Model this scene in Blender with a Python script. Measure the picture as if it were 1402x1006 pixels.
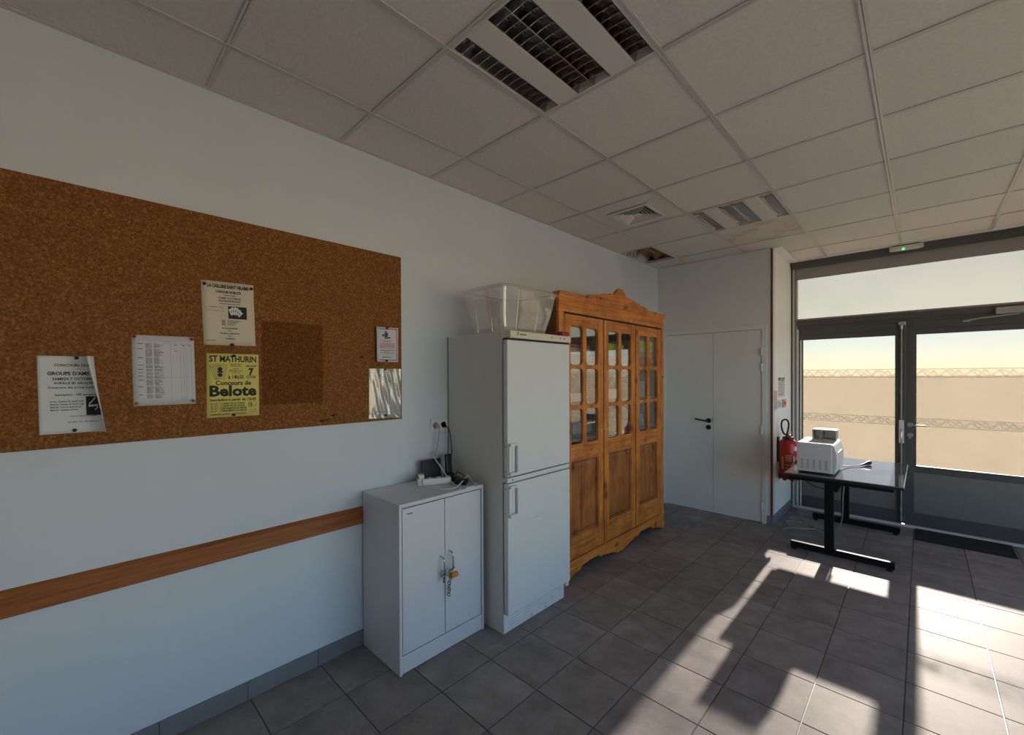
import bpy, math, random
from mathutils import Vector, Matrix
random.seed(7)
scn = bpy.context.scene
for o in list(bpy.data.objects):
    bpy.data.objects.remove(o, do_unlink=True)
COL = scn.collection
PI = math.pi

# ------------------------------------------------------------------ camera, sky, sun, exposure
cam_d = bpy.data.cameras.new('camera')
cam = bpy.data.objects.new('camera', cam_d)
COL.objects.link(cam)
F_PX, YAW, PITCH, ROLL = 583.553, -0.7642, -0.0071, -0.0041
cam.location = (2.318, -1.041, 1.533)
fwd = Vector((math.sin(YAW) * math.cos(PITCH), math.cos(YAW) * math.cos(PITCH), math.sin(PITCH)))
rgt = Vector((math.cos(YAW), -math.sin(YAW), 0))
up = rgt.cross(fwd)
r2 = rgt * math.cos(ROLL) + up * math.sin(ROLL)
u2 = -rgt * math.sin(ROLL) + up * math.cos(ROLL)
cam.rotation_euler = Matrix((r2, u2, -fwd)).transposed().to_euler()
cam_d.sensor_width = 36.0
cam_d.lens = F_PX / 1402 * 36.0
cam_d.shift_x = -2.52 / 1402
cam_d.shift_y = 15.83 / 1402
cam_d.clip_start = 0.05
scn.camera = cam

SUN_EL = math.radians(21.2)
world = bpy.data.worlds.new('sky')
scn.world = world
world.use_nodes = True
wn = world.node_tree
wn.nodes.clear()
wout = wn.nodes.new('ShaderNodeOutputWorld')
wbg = wn.nodes.new('ShaderNodeBackground')
wsky = wn.nodes.new('ShaderNodeTexSky')
wsky.sky_type = 'NISHITA'
wsky.sun_disc = False
wsky.sun_elevation = SUN_EL
wsky.sun_rotation = 0.0
wsky.air_density = 1.0
wsky.dust_density = 0.06
wsky.ozone_density = 2.6
wbg.inputs['Strength'].default_value = 0.55
wn.links.new(wsky.outputs[0], wbg.inputs['Color'])
wn.links.new(wbg.outputs[0], wout.inputs['Surface'])

sun_d = bpy.data.lights.new('sun', 'SUN')
sun_d.energy = 68.0
sun_d.angle = math.radians(0.9)
sun_d.color = (1.0, 0.88, 0.70)
sun = bpy.data.objects.new('sun', sun_d)
COL.objects.link(sun)
sun.rotation_euler = Vector((0.012, -math.cos(SUN_EL), -math.sin(SUN_EL))).to_track_quat('-Z', 'Y').to_euler()
sun.location = (2, 12, 6)

# portals: they emit nothing, they only guide the sampling of the sky through the window openings
def portal(name, loc, rot, sx, sy):
    d = bpy.data.lights.new(name, 'AREA')
    d.shape = 'RECTANGLE'
    d.size, d.size_y = sx, sy
    d.cycles.is_portal = True
    o = bpy.data.objects.new(name, d)
    COL.objects.link(o)
    o.location, o.rotation_euler = loc, rot
portal('portal_right', (5.42, 1.15, 1.45), (0, math.radians(90), 0), 2.1, 5.1)
portal('portal_front', (3.23, 4.95, 1.42), (math.radians(-90), 0, 0), 4.2, 2.8)

scn.view_settings.view_transform = 'Standard'
scn.view_settings.look = 'None'
scn.view_settings.gamma = 1.0
scn.view_settings.use_curve_mapping = False
scn.view_settings.exposure = 0.50

# ------------------------------------------------------------------ materials
def new_mat(name):
    m = bpy.data.materials.new(name)
    m.use_nodes = True
    nt = m.node_tree
    return m, nt, nt.nodes['Principled BSDF'], nt.nodes['Material Output']

def plain(name, col, rough=0.5, metal=0.0, var=0.0, vscale=6.0, bump=0.0, bscale=200.0, spec=0.5, rand=0.0):
    m, nt, b, out = new_mat(name)
    b.inputs['Roughness'].default_value = rough
    b.inputs['Metallic'].default_value = metal
    b.inputs['Specular IOR Level'].default_value = spec
    b.inputs['Base Color'].default_value = (*col, 1)
    tc = nt.nodes.new('ShaderNodeTexCoord')
    if var > 0 or rand > 0:
        no = nt.nodes.new('ShaderNodeTexNoise')
        no.inputs['Scale'].default_value = vscale
        no.inputs['Detail'].default_value = 6
        nt.links.new(tc.outputs['Object'], no.inputs['Vector'])
        mr = nt.nodes.new('ShaderNodeMapRange')
        mr.inputs['From Min'].default_value = 0.3
        mr.inputs['From Max'].default_value = 0.7
        mr.inputs['To Min'].default_value = 1 - var
        mr.inputs['To Max'].default_value = 1 + var
        nt.links.new(no.outputs['Fac'], mr.inputs['Value'])
        fac = mr.outputs['Result']
        if rand > 0:
            oi = nt.nodes.new('ShaderNodeObjectInfo')
            m2 = nt.nodes.new('ShaderNodeMapRange')
            m2.inputs['To Min'].default_value = 1 - rand
            m2.inputs['To Max'].default_value = 1 + rand
            nt.links.new(oi.outputs['Random'], m2.inputs['Value'])
            mu = nt.nodes.new('ShaderNodeMath')
            mu.operation = 'MULTIPLY'
            nt.links.new(fac, mu.inputs[0])
            nt.links.new(m2.outputs['Result'], mu.inputs[1])
            fac = mu.outputs[0]
        vm = nt.nodes.new('ShaderNodeVectorMath')
        vm.operation = 'SCALE'
        vm.inputs[0].default_value = col
        nt.links.new(fac, vm.inputs['Scale'])
        nt.links.new(vm.outputs[0], b.inputs['Base Color'])
    if bump > 0:
        n2 = nt.nodes.new('ShaderNodeTexNoise')
        n2.inputs['Scale'].default_value = bscale
        n2.inputs['Detail'].default_value = 4
        nt.links.new(tc.outputs['Object'], n2.inputs['Vector'])
        bp = nt.nodes.new('ShaderNodeBump')
        bp.inputs['Strength'].default_value = bump
        bp.inputs['Distance'].default_value = 0.002
        nt.links.new(n2.outputs['Fac'], bp.inputs['Height'])
        nt.links.new(bp.outputs[0], b.inputs['Normal'])
    return m

def ramp(nt, fac, stops):
    r = nt.nodes.new('ShaderNodeValToRGB')
    e = r.color_ramp.elements
    while len(e) < len(stops):
        e.new(0.5)
    for k, (p, c) in enumerate(stops):
        e[k].position = p
        e[k].color = (*c, 1)
    nt.links.new(fac, r.inputs['Fac'])
    return r.outputs['Color']

def wood(name, c0, c1, c2, grain=(18, 18, 1.2), rough=0.45, knots=True):
    m, nt, b, out = new_mat(name)
    tc = nt.nodes.new('ShaderNodeTexCoord')
    mp = nt.nodes.new('ShaderNodeMapping')
    mp.inputs['Scale'].default_value = grain
    nt.links.new(tc.outputs['Object'], mp.inputs['Vector'])
    n = nt.nodes.new('ShaderNodeTexNoise')
    n.inputs['Scale'].default_value = 1.6
    n.inputs['Detail'].default_value = 7
    n.inputs['Distortion'].default_value = 0.9
    nt.links.new(mp.outputs[0], n.inputs['Vector'])
    col = ramp(nt, n.outputs['Fac'], [(0.30, c0), (0.50, c1), (0.72, c2)])
    n3 = nt.nodes.new('ShaderNodeTexNoise')
    n3.inputs['Scale'].default_value = 9
    n3.inputs['Detail'].default_value = 3
    nt.links.new(mp.outputs[0], n3.inputs['Vector'])
    mx = nt.nodes.new('ShaderNodeMixRGB')
    mx.blend_type = 'MULTIPLY'
    mx.inputs['Fac'].default_value = 0.5
    g = ramp(nt, n3.outputs['Fac'], [(0.35, (0.62, 0.58, 0.52)), (0.55, (1, 1, 1))])
    nt.links.new(col, mx.inputs['Color1'])
    nt.links.new(g, mx.inputs['Color2'])
    col = mx.outputs['Color']
    if knots:
        for scl, r0, r1, f_, sd in ((5.2, 0.05, 0.16, 0.85, 0.0), (9.0, 0.03, 0.11, 0.8, 7.3)):
            mk = nt.nodes.new('ShaderNodeMapping')
            mk.inputs['Scale'].default_value = [scl * (1.0 if g_ > 5 else 0.62) for g_ in grain]
            mk.inputs['Location'].default_value = (sd, sd * 0.7, sd * 1.3)
            nt.links.new(tc.outputs['Object'], mk.inputs['Vector'])
            vo = nt.nodes.new('ShaderNodeTexVoronoi')
            vo.inputs['Scale'].default_value = 1.0
            nt.links.new(mk.outputs[0], vo.inputs['Vector'])
            k = ramp(nt, vo.outputs['Distance'], [(r0, (0.16, 0.09, 0.05)), ((r0 + r1) / 2, (0.55, 0.42, 0.32)), (r1, (1, 1, 1))])
            m2 = nt.nodes.new('ShaderNodeMixRGB')
            m2.blend_type = 'MULTIPLY'
            m2.inputs['Fac'].default_value = f_
            nt.links.new(col, m2.inputs['Color1'])
            nt.links.new(k, m2.inputs['Color2'])
            col = m2.outputs['Color']
        n4 = nt.nodes.new('ShaderNodeTexNoise')       # broad patches of darker wax
        n4.inputs['Scale'].default_value = 5.0
        n4.inputs['Detail'].default_value = 5
        nt.links.new(tc.outputs['Object'], n4.inputs['Vector'])
        wx = ramp(nt, n4.outputs['Fac'], [(0.36, (0.66, 0.60, 0.55)), (0.52, (1, 1, 1)), (0.72, (1.12, 1.12, 1.15))])
        m3 = nt.nodes.new('ShaderNodeMixRGB')
        m3.blend_type = 'MULTIPLY'
        m3.inputs['Fac'].default_value = 0.8
        nt.links.new(col, m3.inputs['Color1'])
        nt.links.new(wx, m3.inputs['Color2'])
        col = m3.outputs['Color']
    nt.links.new(col, b.inputs['Base Color'])
    b.inputs['Roughness'].default_value = rough
    bp = nt.nodes.new('ShaderNodeBump')
    bp.inputs['Strength'].default_value = 0.12
    bp.inputs['Distance'].default_value = 0.002
    nt.links.new(n3.outputs['Fac'], bp.inputs['Height'])
    nt.links.new(bp.outputs[0], b.inputs['Normal'])
    return m

M = {}
M['wall'] = plain('wall_paint', (0.645, 0.69, 0.745), 0.75, var=0.03, vscale=1.6, bump=0.15, bscale=160)
M['wall_far'] = plain('far_wall_paint', (0.74, 0.74, 0.74), 0.7, var=0.02, vscale=2.0, bump=0.10, bscale=160)
M['white_wall'] = plain('white_wall_paint', (0.90, 0.89, 0.86), 0.7, var=0.02, vscale=2)
M['door_paint'] = plain('door_paint', (0.78, 0.775, 0.755), 0.55, var=0.02, vscale=2.5, bump=0.05, bscale=90)
M['ceil_tile'] = plain('mineral_ceiling_tile', (0.72, 0.685, 0.64), 0.9, var=0.05, vscale=60, bump=0.4, bscale=260, rand=0.025)
M['rail'] = plain('ceiling_grid_steel', (0.60, 0.575, 0.54), 0.30)
M['border'] = plain('plaster_border', (0.86, 0.84, 0.79), 0.7)
M['void'] = plain('dark_void', (0.03, 0.027, 0.025), 0.9)
M['grout'] = plain('grout', (0.045, 0.042, 0.040), 0.45, var=0.15, vscale=20)
M['base_tile'] = plain('skirting_tile', (0.20, 0.205, 0.215), 0.45, var=0.12, vscale=9, rand=0.05)
M['white_metal'] = plain('white_lacquered_steel', (0.66, 0.66, 0.69), 0.38, var=0.015, vscale=4)
M['fridge'] = plain('fridge_enamel', (0.70, 0.72, 0.725), 0.30, var=0.012, vscale=3)
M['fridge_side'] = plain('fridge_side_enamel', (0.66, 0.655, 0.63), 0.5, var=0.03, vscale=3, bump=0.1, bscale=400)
M['cream'] = plain('cream_plastic', (0.70, 0.66, 0.52), 0.4)
M['handle_plastic'] = plain('white_handle_plastic', (0.76, 0.75, 0.72), 0.35)
M['gap'] = plain('black_gap', (0.012, 0.012, 0.013), 0.7)  # flat black for gaps and recesses, their shade put into the colour
M['black'] = plain('black_plastic', (0.012, 0.012, 0.014), 0.42)
M['black_metal'] = plain('black_lacquered_steel', (0.010, 0.010, 0.011), 0.5, bump=0.05, spec=0.15)
M['black_rubber'] = plain('black_rubber', (0.010, 0.010, 0.010), 0.6)
M['alu_dark'] = plain('anthracite_aluminium', (0.085, 0.080, 0.080), 0.42, var=0.05, vscale=5)
M['alu_panel'] = plain('anthracite_panel', (0.185, 0.178, 0.17), 0.55, var=0.05, vscale=30, bump=0.25, bscale=500)
M['alu_light'] = plain('grey_aluminium', (0.66, 0.645, 0.60), 0.45)
M['alu_mid'] = plain('mid_grey_aluminium', (0.34, 0.33, 0.315), 0.45)
M['blind'] = plain('taupe_blind_fabric', (0.36, 0.34, 0.30), 0.85, bump=0.2, bscale=500)
M['steel'] = plain('brushed_steel', (0.55, 0.54, 0.53), 0.28, metal=1.0)
M['dark_steel'] = plain('dark_steel', (0.22, 0.22, 0.23), 0.35, metal=1.0)
M['chrome'] = plain('chrome', (0.62, 0.63, 0.65), 0.12, metal=1.0)
M['louvre'] = plain('mirror_reflector_aluminium', (0.50, 0.51, 0.52), 0.08, metal=1.0)
M['blade'] = plain('bright_louvre_blade', (0.74, 0.74, 0.74), 0.16, metal=1.0)
M['brass'] = plain('brass', (0.70, 0.48, 0.18), 0.3, metal=1.0)
M['lamp_body'] = plain('lamp_sheet_steel', (0.70, 0.67, 0.63), 0.5)
M['tube'] = plain('unlit_tube_glass', (0.75, 0.76, 0.74), 0.25)
M['white_plastic'] = plain('white_plastic', (0.74, 0.74, 0.72), 0.4)
M['white_cord'] = plain('white_cord_sheath', (0.66, 0.65, 0.60), 0.5)
M['beige_cord'] = plain('beige_cord_sheath', (0.42, 0.37, 0.31), 0.55)
M['mw_white'] = plain('white_oven_enamel', (0.66, 0.66, 0.67), 0.35)
M['red'] = plain('red_lacquer', (0.42, 0.018, 0.016), 0.30)
M['red_dark'] = plain('dark_red_plastic', (0.13, 0.010, 0.010), 0.45)
M['red_cloth'] = plain('red_cloth', (0.62, 0.03, 0.05), 0.85, bump=0.3)
M['green_cloth'] = plain('lime_green_cloth', (0.58, 0.74, 0.04), 0.85, bump=0.3)
M['grey_cloth'] = plain('grey_cloth', (0.52, 0.49, 0.45), 0.85, bump=0.3)
M['cream_cloth'] = plain('cream_cloth', (0.82, 0.75, 0.64), 0.85, bump=0.3)
M['blue_cloth'] = plain('blue_grey_cloth', (0.42, 0.48, 0.55), 0.85, var=0.3, vscale=30, bump=0.3)
M['dark_green'] = plain('dark_green_plastic', (0.012, 0.10, 0.05), 0.5)
M['purple'] = plain('purple_paper', (0.10, 0.045, 0.12), 0.7)
M['light_blue'] = plain('light_blue_plastic', (0.20, 0.42, 0.60), 0.5)
M['dark_red_lid'] = plain('dark_red_lid', (0.30, 0.02, 0.025), 0.4)
M['orange'] = plain('orange_plastic', (0.62, 0.20, 0.025), 0.4)
M['ink'] = plain('black_print', (0.012, 0.012, 0.013), 0.7)
M['ink_grey'] = plain('grey_print', (0.14, 0.14, 0.15), 0.7)
M['ink_red'] = plain('red_print', (0.42, 0.05, 0.05), 0.7)
M['ink_blue'] = plain('blue_print', (0.04, 0.07, 0.20), 0.7)
M['ink_green'] = plain('green_print', (0.15, 0.28, 0.10), 0.7)
M['ink_orange'] = plain('orange_print', (0.80, 0.42, 0.30), 0.7)
M['paper'] = plain('white_paper', (0.70, 0.71, 0.72), 0.75, var=0.015, vscale=12)
M['paper_lilac'] = plain('lilac_white_paper', (0.64, 0.62, 0.66), 0.75)
M['paper_beige'] = plain('beige_paper', (0.66, 0.58, 0.45), 0.75)
M['paper_yellow'] = plain('yellow_paper', (0.70, 0.60, 0.16), 0.75)
M['paper_pale_yellow'] = plain('pale_yellow_print', (0.58, 0.49, 0.14), 0.75)
M['paper_grey'] = plain('paper_in_sleeve', (0.46, 0.45, 0.44), 0.6)
M['pin_black'] = plain('black_pin', (0.014, 0.018, 0.016), 0.3)
M['pin_red'] = plain('red_pin', (0.40, 0.01, 0.02), 0.3)
M['pin_gold'] = plain('brass_pin', (0.42, 0.30, 0.09), 0.3, metal=0.8)
M['mat'] = plain('black_door_mat', (0.018, 0.019, 0.017), 0.95, bump=0.9, bscale=350)
M['stain'] = None
M['insul'] = plain('mineral_wool', (0.30, 0.165, 0.055), 0.95, var=0.55, vscale=14, bump=1.0, bscale=60)
M['kraft'] = plain('torn_facing_paper', (0.50, 0.40, 0.30), 0.85)
M['rail_wood'] = wood('stained_rail_wood', (0.21, 0.062, 0.012), (0.31, 0.095, 0.018), (0.38, 0.13, 0.03), grain=(14, 1.0, 22), rough=0.42, knots=False)
M['corner_wood'] = wood('corner_bead_wood', (0.13, 0.045, 0.014), (0.19, 0.065, 0.02), (0.24, 0.085, 0.026), grain=(20, 20, 1.0), rough=0.5, knots=False)
PC = ((0.42, 0.122, 0.018), (0.64, 0.21, 0.033), (0.80, 0.31, 0.060))
M['pine_v'] = wood('waxed_pine_upright_grain', *PC, grain=(20, 20, 1.3))
M['pine_h'] = wood('waxed_pine_level_grain', *PC, grain=(20, 1.3, 20))
M['pine_panel'] = wood('waxed_pine_panel', (0.25, 0.080, 0.016), (0.38, 0.128, 0.027), (0.49, 0.18, 0.042), grain=(16, 16, 1.2))
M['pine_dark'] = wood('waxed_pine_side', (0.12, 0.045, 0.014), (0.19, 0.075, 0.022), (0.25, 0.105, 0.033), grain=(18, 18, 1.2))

def floor_mat():
    m, nt, b, out = new_mat('grey_stone_tile')
    tc = nt.nodes.new('ShaderNodeTexCoord')
    oi = nt.nodes.new('ShaderNodeObjectInfo')
    ad = nt.nodes.new('ShaderNodeVectorMath')
    ad.operation = 'ADD'
    sc = nt.nodes.new('ShaderNodeVectorMath')
    sc.operation = 'SCALE'
    sc.inputs[0].default_value = (13.7, 5.1, 3.3)
    nt.links.new(oi.outputs['Random'], sc.inputs['Scale'])
    nt.links.new(tc.outputs['Object'], ad.inputs[0])
    nt.links.new(sc.outputs[0], ad.inputs[1])
    n = nt.nodes.new('ShaderNodeTexNoise')
    n.inputs['Scale'].default_value = 5.5
    n.inputs['Detail'].default_value = 8
    n.inputs['Roughness'].default_value = 0.65
    nt.links.new(ad.outputs[0], n.inputs['Vector'])
    col = ramp(nt, n.outputs['Fac'], [(0.28, (0.185, 0.166, 0.158)), (0.50, (0.255, 0.231, 0.221)), (0.74, (0.345, 0.314, 0.300))])
    hs = nt.nodes.new('ShaderNodeHueSaturation')
    mr = nt.nodes.new('ShaderNodeMapRange')
    mr.inputs['To Min'].default_value = 0.9
    mr.inputs['To Max'].default_value = 1.1
    nt.links.new(oi.outputs['Random'], mr.inputs['Value'])
    nt.links.new(mr.outputs['Result'], hs.inputs['Value'])
    nt.links.new(col, hs.inputs['Color'])
    nt.links.new(hs.outputs[0], b.inputs['Base Color'])
    rr = nt.nodes.new('ShaderNodeMapRange')
    rr.inputs['To Min'].default_value = 0.50
    rr.inputs['To Max'].default_value = 0.55
    nt.links.new(n.outputs['Fac'], rr.inputs['Value'])
    nt.links.new(rr.outputs['Result'], b.inputs['Roughness'])
    b.inputs['Specular IOR Level'].default_value = 0.10
    bp = nt.nodes.new('ShaderNodeBump')
    bp.inputs['Strength'].default_value = 0.08
    bp.inputs['Distance'].default_value = 0.002
    nt.links.new(n.outputs['Fac'], bp.inputs['Height'])
    nt.links.new(bp.outputs[0], b.inputs['Normal'])
    return m
M['floor'] = floor_mat()

def stained_tile():
    m, nt, b, out = new_mat('water_stained_ceiling_tile')
    tc = nt.nodes.new('ShaderNodeTexCoord')
    n = nt.nodes.new('ShaderNodeTexNoise')
    n.inputs['Scale'].default_value = 4.2
    n.inputs['Detail'].default_value = 5
    nt.links.new(tc.outputs['Object'], n.inputs['Vector'])
    col = ramp(nt, n.outputs['Fac'], [(0.30, (0.70, 0.66, 0.61)), (0.50, (0.68, 0.61, 0.53)), (0.585, (0.58, 0.47, 0.37)), (0.66, (0.69, 0.64, 0.57))])
    nt.links.new(col, b.inputs['Base Color'])
    b.inputs['Roughness'].default_value = 0.9
    return m
M['stain'] = stained_tile()

def cork_mat():
    m, nt, b, out = new_mat('cork')
    tc = nt.nodes.new('ShaderNodeTexCoord')
    n = nt.nodes.new('ShaderNodeTexNoise')
    n.inputs['Scale'].default_value = 115
    n.inputs['Detail'].default_value = 5
    n.inputs['Roughness'].default_value = 0.75
    nt.links.new(tc.outputs['Object'], n.inputs['Vector'])
    col = ramp(nt, n.outputs['Fac'], [(0.30, (0.105, 0.034, 0.008)), (0.46, (0.200, 0.078, 0.020)), (0.56, (0.270, 0.114, 0.032)), (0.74, (0.50, 0.27, 0.10))])
    # darker rectangle of cork that a removed poster kept from fading
    ge = nt.nodes.new('ShaderNodeNewGeometry')
    sp = nt.nodes.new('ShaderNodeSeparateXYZ')
    nt.links.new(ge.outputs['Position'], sp.inputs[0])
    def inside(sock, lo, hi):
        a = nt.nodes.new('ShaderNodeMapRange')
        a.interpolation_type = 'SMOOTHSTEP'
        a.inputs['From Min'].default_value = lo - 0.006
        a.inputs['From Max'].default_value = lo + 0.006
        nt.links.new(sock, a.inputs['Value'])
        c = nt.nodes.new('ShaderNodeMapRange')
        c.interpolation_type = 'SMOOTHSTEP'
        c.inputs['From Min'].default_value = hi - 0.006
        c.inputs['From Max'].default_value = hi + 0.006
        c.inputs['To Min'].default_value = 1
        c.inputs['To Max'].default_value = 0
        nt.links.new(sock, c.inputs['Value'])
        q = nt.nodes.new('ShaderNodeMath')
        q.operation = 'MULTIPLY'
        nt.links.new(a.outputs[0], q.inputs[0])
        nt.links.new(c.outputs[0], q.inputs[1])
        return q.outputs[0]
    iy, iz = inside(sp.outputs['Y'], -0.397, -0.104), inside(sp.outputs['Z'], 1.397, 1.808)
    mu = nt.nodes.new('ShaderNodeMath')
    mu.operation = 'MULTIPLY'
    nt.links.new(iy, mu.inputs[0])
    nt.links.new(iz, mu.inputs[1])
    mx = nt.nodes.new('ShaderNodeMixRGB')
    mx.blend_type = 'MULTIPLY'
    mx.inputs['Color2'].default_value = (0.66, 0.56, 0.52, 1)
    nt.links.new(mu.outputs[0], mx.inputs['Fac'])
    nt.links.new(col, mx.inputs['Color1'])
    nt.links.new(mx.outputs[0], b.inputs['Base Color'])
    b.inputs['Roughness'].default_value = 0.9
    b.inputs['Specular IOR Level'].default_value = 0.2
    bp = nt.nodes.new('ShaderNodeBump')
    bp.inputs['Strength'].default_value = 0.4
    bp.inputs['Distance'].default_value = 0.002
    nt.links.new(n.outputs['Fac'], bp.inputs['Height'])
    nt.links.new(bp.outputs[0], b.inputs['Normal'])
    return m
M['cork'] = cork_mat()

def film_mat(name, bands, milky, tint=(0.284, 0.284, 0.296)):
    """glass with a frosting film: mostly lets light through, a little milky; printed lace bands are denser"""
    m, nt, b, out = new_mat(name)
    nt.nodes.remove(b)
    ge = nt.nodes.new('ShaderNodeNewGeometry')
    sp = nt.nodes.new('ShaderNodeSeparateXYZ')
    nt.links.new(ge.outputs['Position'], sp.inputs[0])
    fac = None
    if bands:
        def math_(op, a, b_=None):
            q = nt.nodes.new('ShaderNodeMath')
            q.operation = op
            for k, s in enumerate((a, b_)):
                if s is None:
                    continue
                if isinstance(s, (int, float)):
                    q.inputs[k].default_value = s
                else:
                    nt.links.new(s, q.inputs[k])
            return q.outputs[0]
        def soft(a, lo, hi):            # 1 below lo, 0 above hi
            q = nt.nodes.new('ShaderNodeMapRange')
            q.interpolation_type = 'SMOOTHSTEP'
            q.inputs['From Min'].default_value, q.inputs['From Max'].default_value = lo, hi
            q.inputs['To Min'].default_value, q.inputs['To Max'].default_value = 1.0, 0.0
            nt.links.new(a, q.inputs['Value'])
            return q.outputs[0]
        wob = nt.nodes.new('ShaderNodeTexNoise')
        wob.inputs['Scale'].default_value = 9.0
        nt.links.new(ge.outputs['Position'], wob.inputs['Vector'])
        wz = math_('MULTIPLY', math_('SUBTRACT', wob.outputs['Fac'], 0.5), 0.9)
        tot = None
        for z0, z1 in bands:
            zz = math_('DIVIDE', math_('SUBTRACT', sp.outputs['Z'], (z0 + z1) / 2), (z1 - z0) / 2)   # -1..1
            az = math_('ABSOLUTE', zz)
            ins = soft(az, 0.96, 1.06)
            edge = math_('SUBTRACT', soft(math_('ABSOLUTE', math_('SUBTRACT', az, 0.88)), 0.05, 0.16), 0.0)
            wv = math_('ADD', math_('MULTIPLY', math_('SINE', math_('MULTIPLY', sp.outputs['X'], 74.0)), 0.50), wz)
            scroll = soft(math_('ABSOLUTE', math_('SUBTRACT', zz, wv)), 0.12, 0.34)
            scroll2 = soft(math_('ABSOLUTE', math_('ADD', zz, math_('MULTIPLY', math_('SINE', math_('MULTIPLY', sp.outputs['X'], 37.0)), 0.5))), 0.10, 0.36)
            fill = math_('ADD', math_('MAXIMUM', edge, math_('MAXIMUM', math_('MULTIPLY', scroll, 0.70), math_('MULTIPLY', scroll2, 0.45))), 0.30)
            one = math_('MULTIPLY', ins, fill)
            tot = one if tot is None else math_('ADD', tot, one)
        fac = math_('MINIMUM', tot, 1.0)
    no = nt.nodes.new('ShaderNodeTexNoise')
    no.inputs['Scale'].default_value = 3.0
    nt.links.new(ge.outputs['Position'], no.inputs['Vector'])
    tr = nt.nodes.new('ShaderNodeBsdfTransparent')
    tr.inputs['Color'].default_value = (*tint, 1)
    tl = nt.nodes.new('ShaderNodeBsdfTranslucent')
    tl.inputs['Color'].default_value = (0.86, 0.80, 0.68, 1)
    df = nt.nodes.new('ShaderNodeBsdfDiffuse')
    df.inputs['Color'].default_value = (0.70, 0.68, 0.58, 1)
    mm = nt.nodes.new('ShaderNodeMixShader')
    mm.inputs['Fac'].default_value = 0.35
    nt.links.new(tl.outputs[0], mm.inputs[1])
    nt.links.new(df.outputs[0], mm.inputs[2])
    mr = nt.nodes.new('ShaderNodeMapRange')
    mr.inputs['From Min'].default_value = 0.3
    mr.inputs['From Max'].default_value = 0.7
    mr.inputs['To Min'].default_value = milky * 0.93
    mr.inputs['To Max'].default_value = milky * 1.07
    nt.links.new(no.outputs['Fac'], mr.inputs['Value'])
    mx = nt.nodes.new('ShaderNodeMixShader')
    nt.links.new(mr.outputs['Result'], mx.inputs['Fac'])
    nt.links.new(tr.outputs[0], mx.inputs[1])
    nt.links.new(mm.outputs[0], mx.inputs[2])
    last = mx
    if fac is not None:
        op = nt.nodes.new('ShaderNodeBsdfDiffuse')
        op.inputs['Color'].default_value = (0.66, 0.66, 0.56, 1)
        mb = nt.nodes.new('ShaderNodeMapRange')
        mb.inputs['To Min'].default_value = 0.0
        mb.inputs['To Max'].default_value = 0.24
        nt.links.new(fac, mb.inputs['Value'])
        last = nt.nodes.new('ShaderNodeMixShader')
        nt.links.new(mb.outputs['Result'], last.inputs['Fac'])
        nt.links.new(mx.outputs[0], last.inputs[1])
        nt.links.new(op.outputs[0], last.inputs[2])
    nt.links.new(last.outputs[0], out.inputs['Surface'])
    return m
M['film'] = film_mat('frosted_film_with_lace_bands', ((1.500, 1.592), (1.012, 1.100)), 0.028)
M['film_plain'] = film_mat('frosted_film_plain', (), 0.042, (0.250, 0.238, 0.218))

def clear_mat(name, tint, refl, rough, milky, milk_col):
    m, nt, b, out = new_mat(name)
    nt.nodes.remove(b)
    tr = nt.nodes.new('ShaderNodeBsdfTransparent')
    tr.inputs['Color'].default_value = (*tint, 1)
    gl = nt.nodes.new('ShaderNodeBsdfGlossy')
    gl.inputs['Roughness'].default_value = rough
    gl.inputs['Color'].default_value = (0.95, 0.95, 0.95, 1)
    df = nt.nodes.new('ShaderNodeBsdfDiffuse')
    df.inputs['Color'].default_value = (*milk_col, 1)
    m1 = nt.nodes.new('ShaderNodeMixShader')
    m1.inputs['Fac'].default_value = milky
    nt.links.new(tr.outputs[0], m1.inputs[1])
    nt.links.new(df.outputs[0], m1.inputs[2])
    fr = nt.nodes.new('ShaderNodeFresnel')
    gb = nt.nodes.new('ShaderNodeNewGeometry')
    mi = nt.nodes.new('ShaderNodeMapRange')           # same index seen from either face of the sheet
    mi.inputs['To Min'].default_value = 1.5
    mi.inputs['To Max'].default_value = 1 / 1.5
    nt.links.new(gb.outputs['Backfacing'], mi.inputs['Value'])
    nt.links.new(mi.outputs['Result'], fr.inputs['IOR'])
    ad = nt.nodes.new('ShaderNodeMath')
    ad.operation = 'ADD'
    ad.use_clamp = True
    ad.inputs[1].default_value = refl
    nt.links.new(fr.outputs[0], ad.inputs[0])
    m2 = nt.nodes.new('ShaderNodeMixShader')
    nt.links.new(ad.outputs[0], m2.inputs['Fac'])
    nt.links.new(m1.outputs[0], m2.inputs[1])
    nt.links.new(gl.outputs[0], m2.inputs[2])
    nt.links.new(m2.outputs[0], out.inputs['Surface'])
    return m
M['glass'] = clear_mat('wardrobe_pane_glass', (0.97, 0.97, 0.97), 0.14, 0.0, 0.0, (1, 1, 1))
M['window_glass'] = clear_mat('window_glass', (0.96, 0.97, 0.97), 0.0, 0.0, 0.0, (1, 1, 1))
M['tub'] = clear_mat('clear_polypropylene', (0.94, 0.93, 0.92), 0.12, 0.07, 0.26, (0.80, 0.77, 0.74))
M['sleeve'] = clear_mat('plastic_sleeve', (0.95, 0.95, 0.95), 0.06, 0.14, 0.05, (0.9, 0.9, 0.9))

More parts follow.
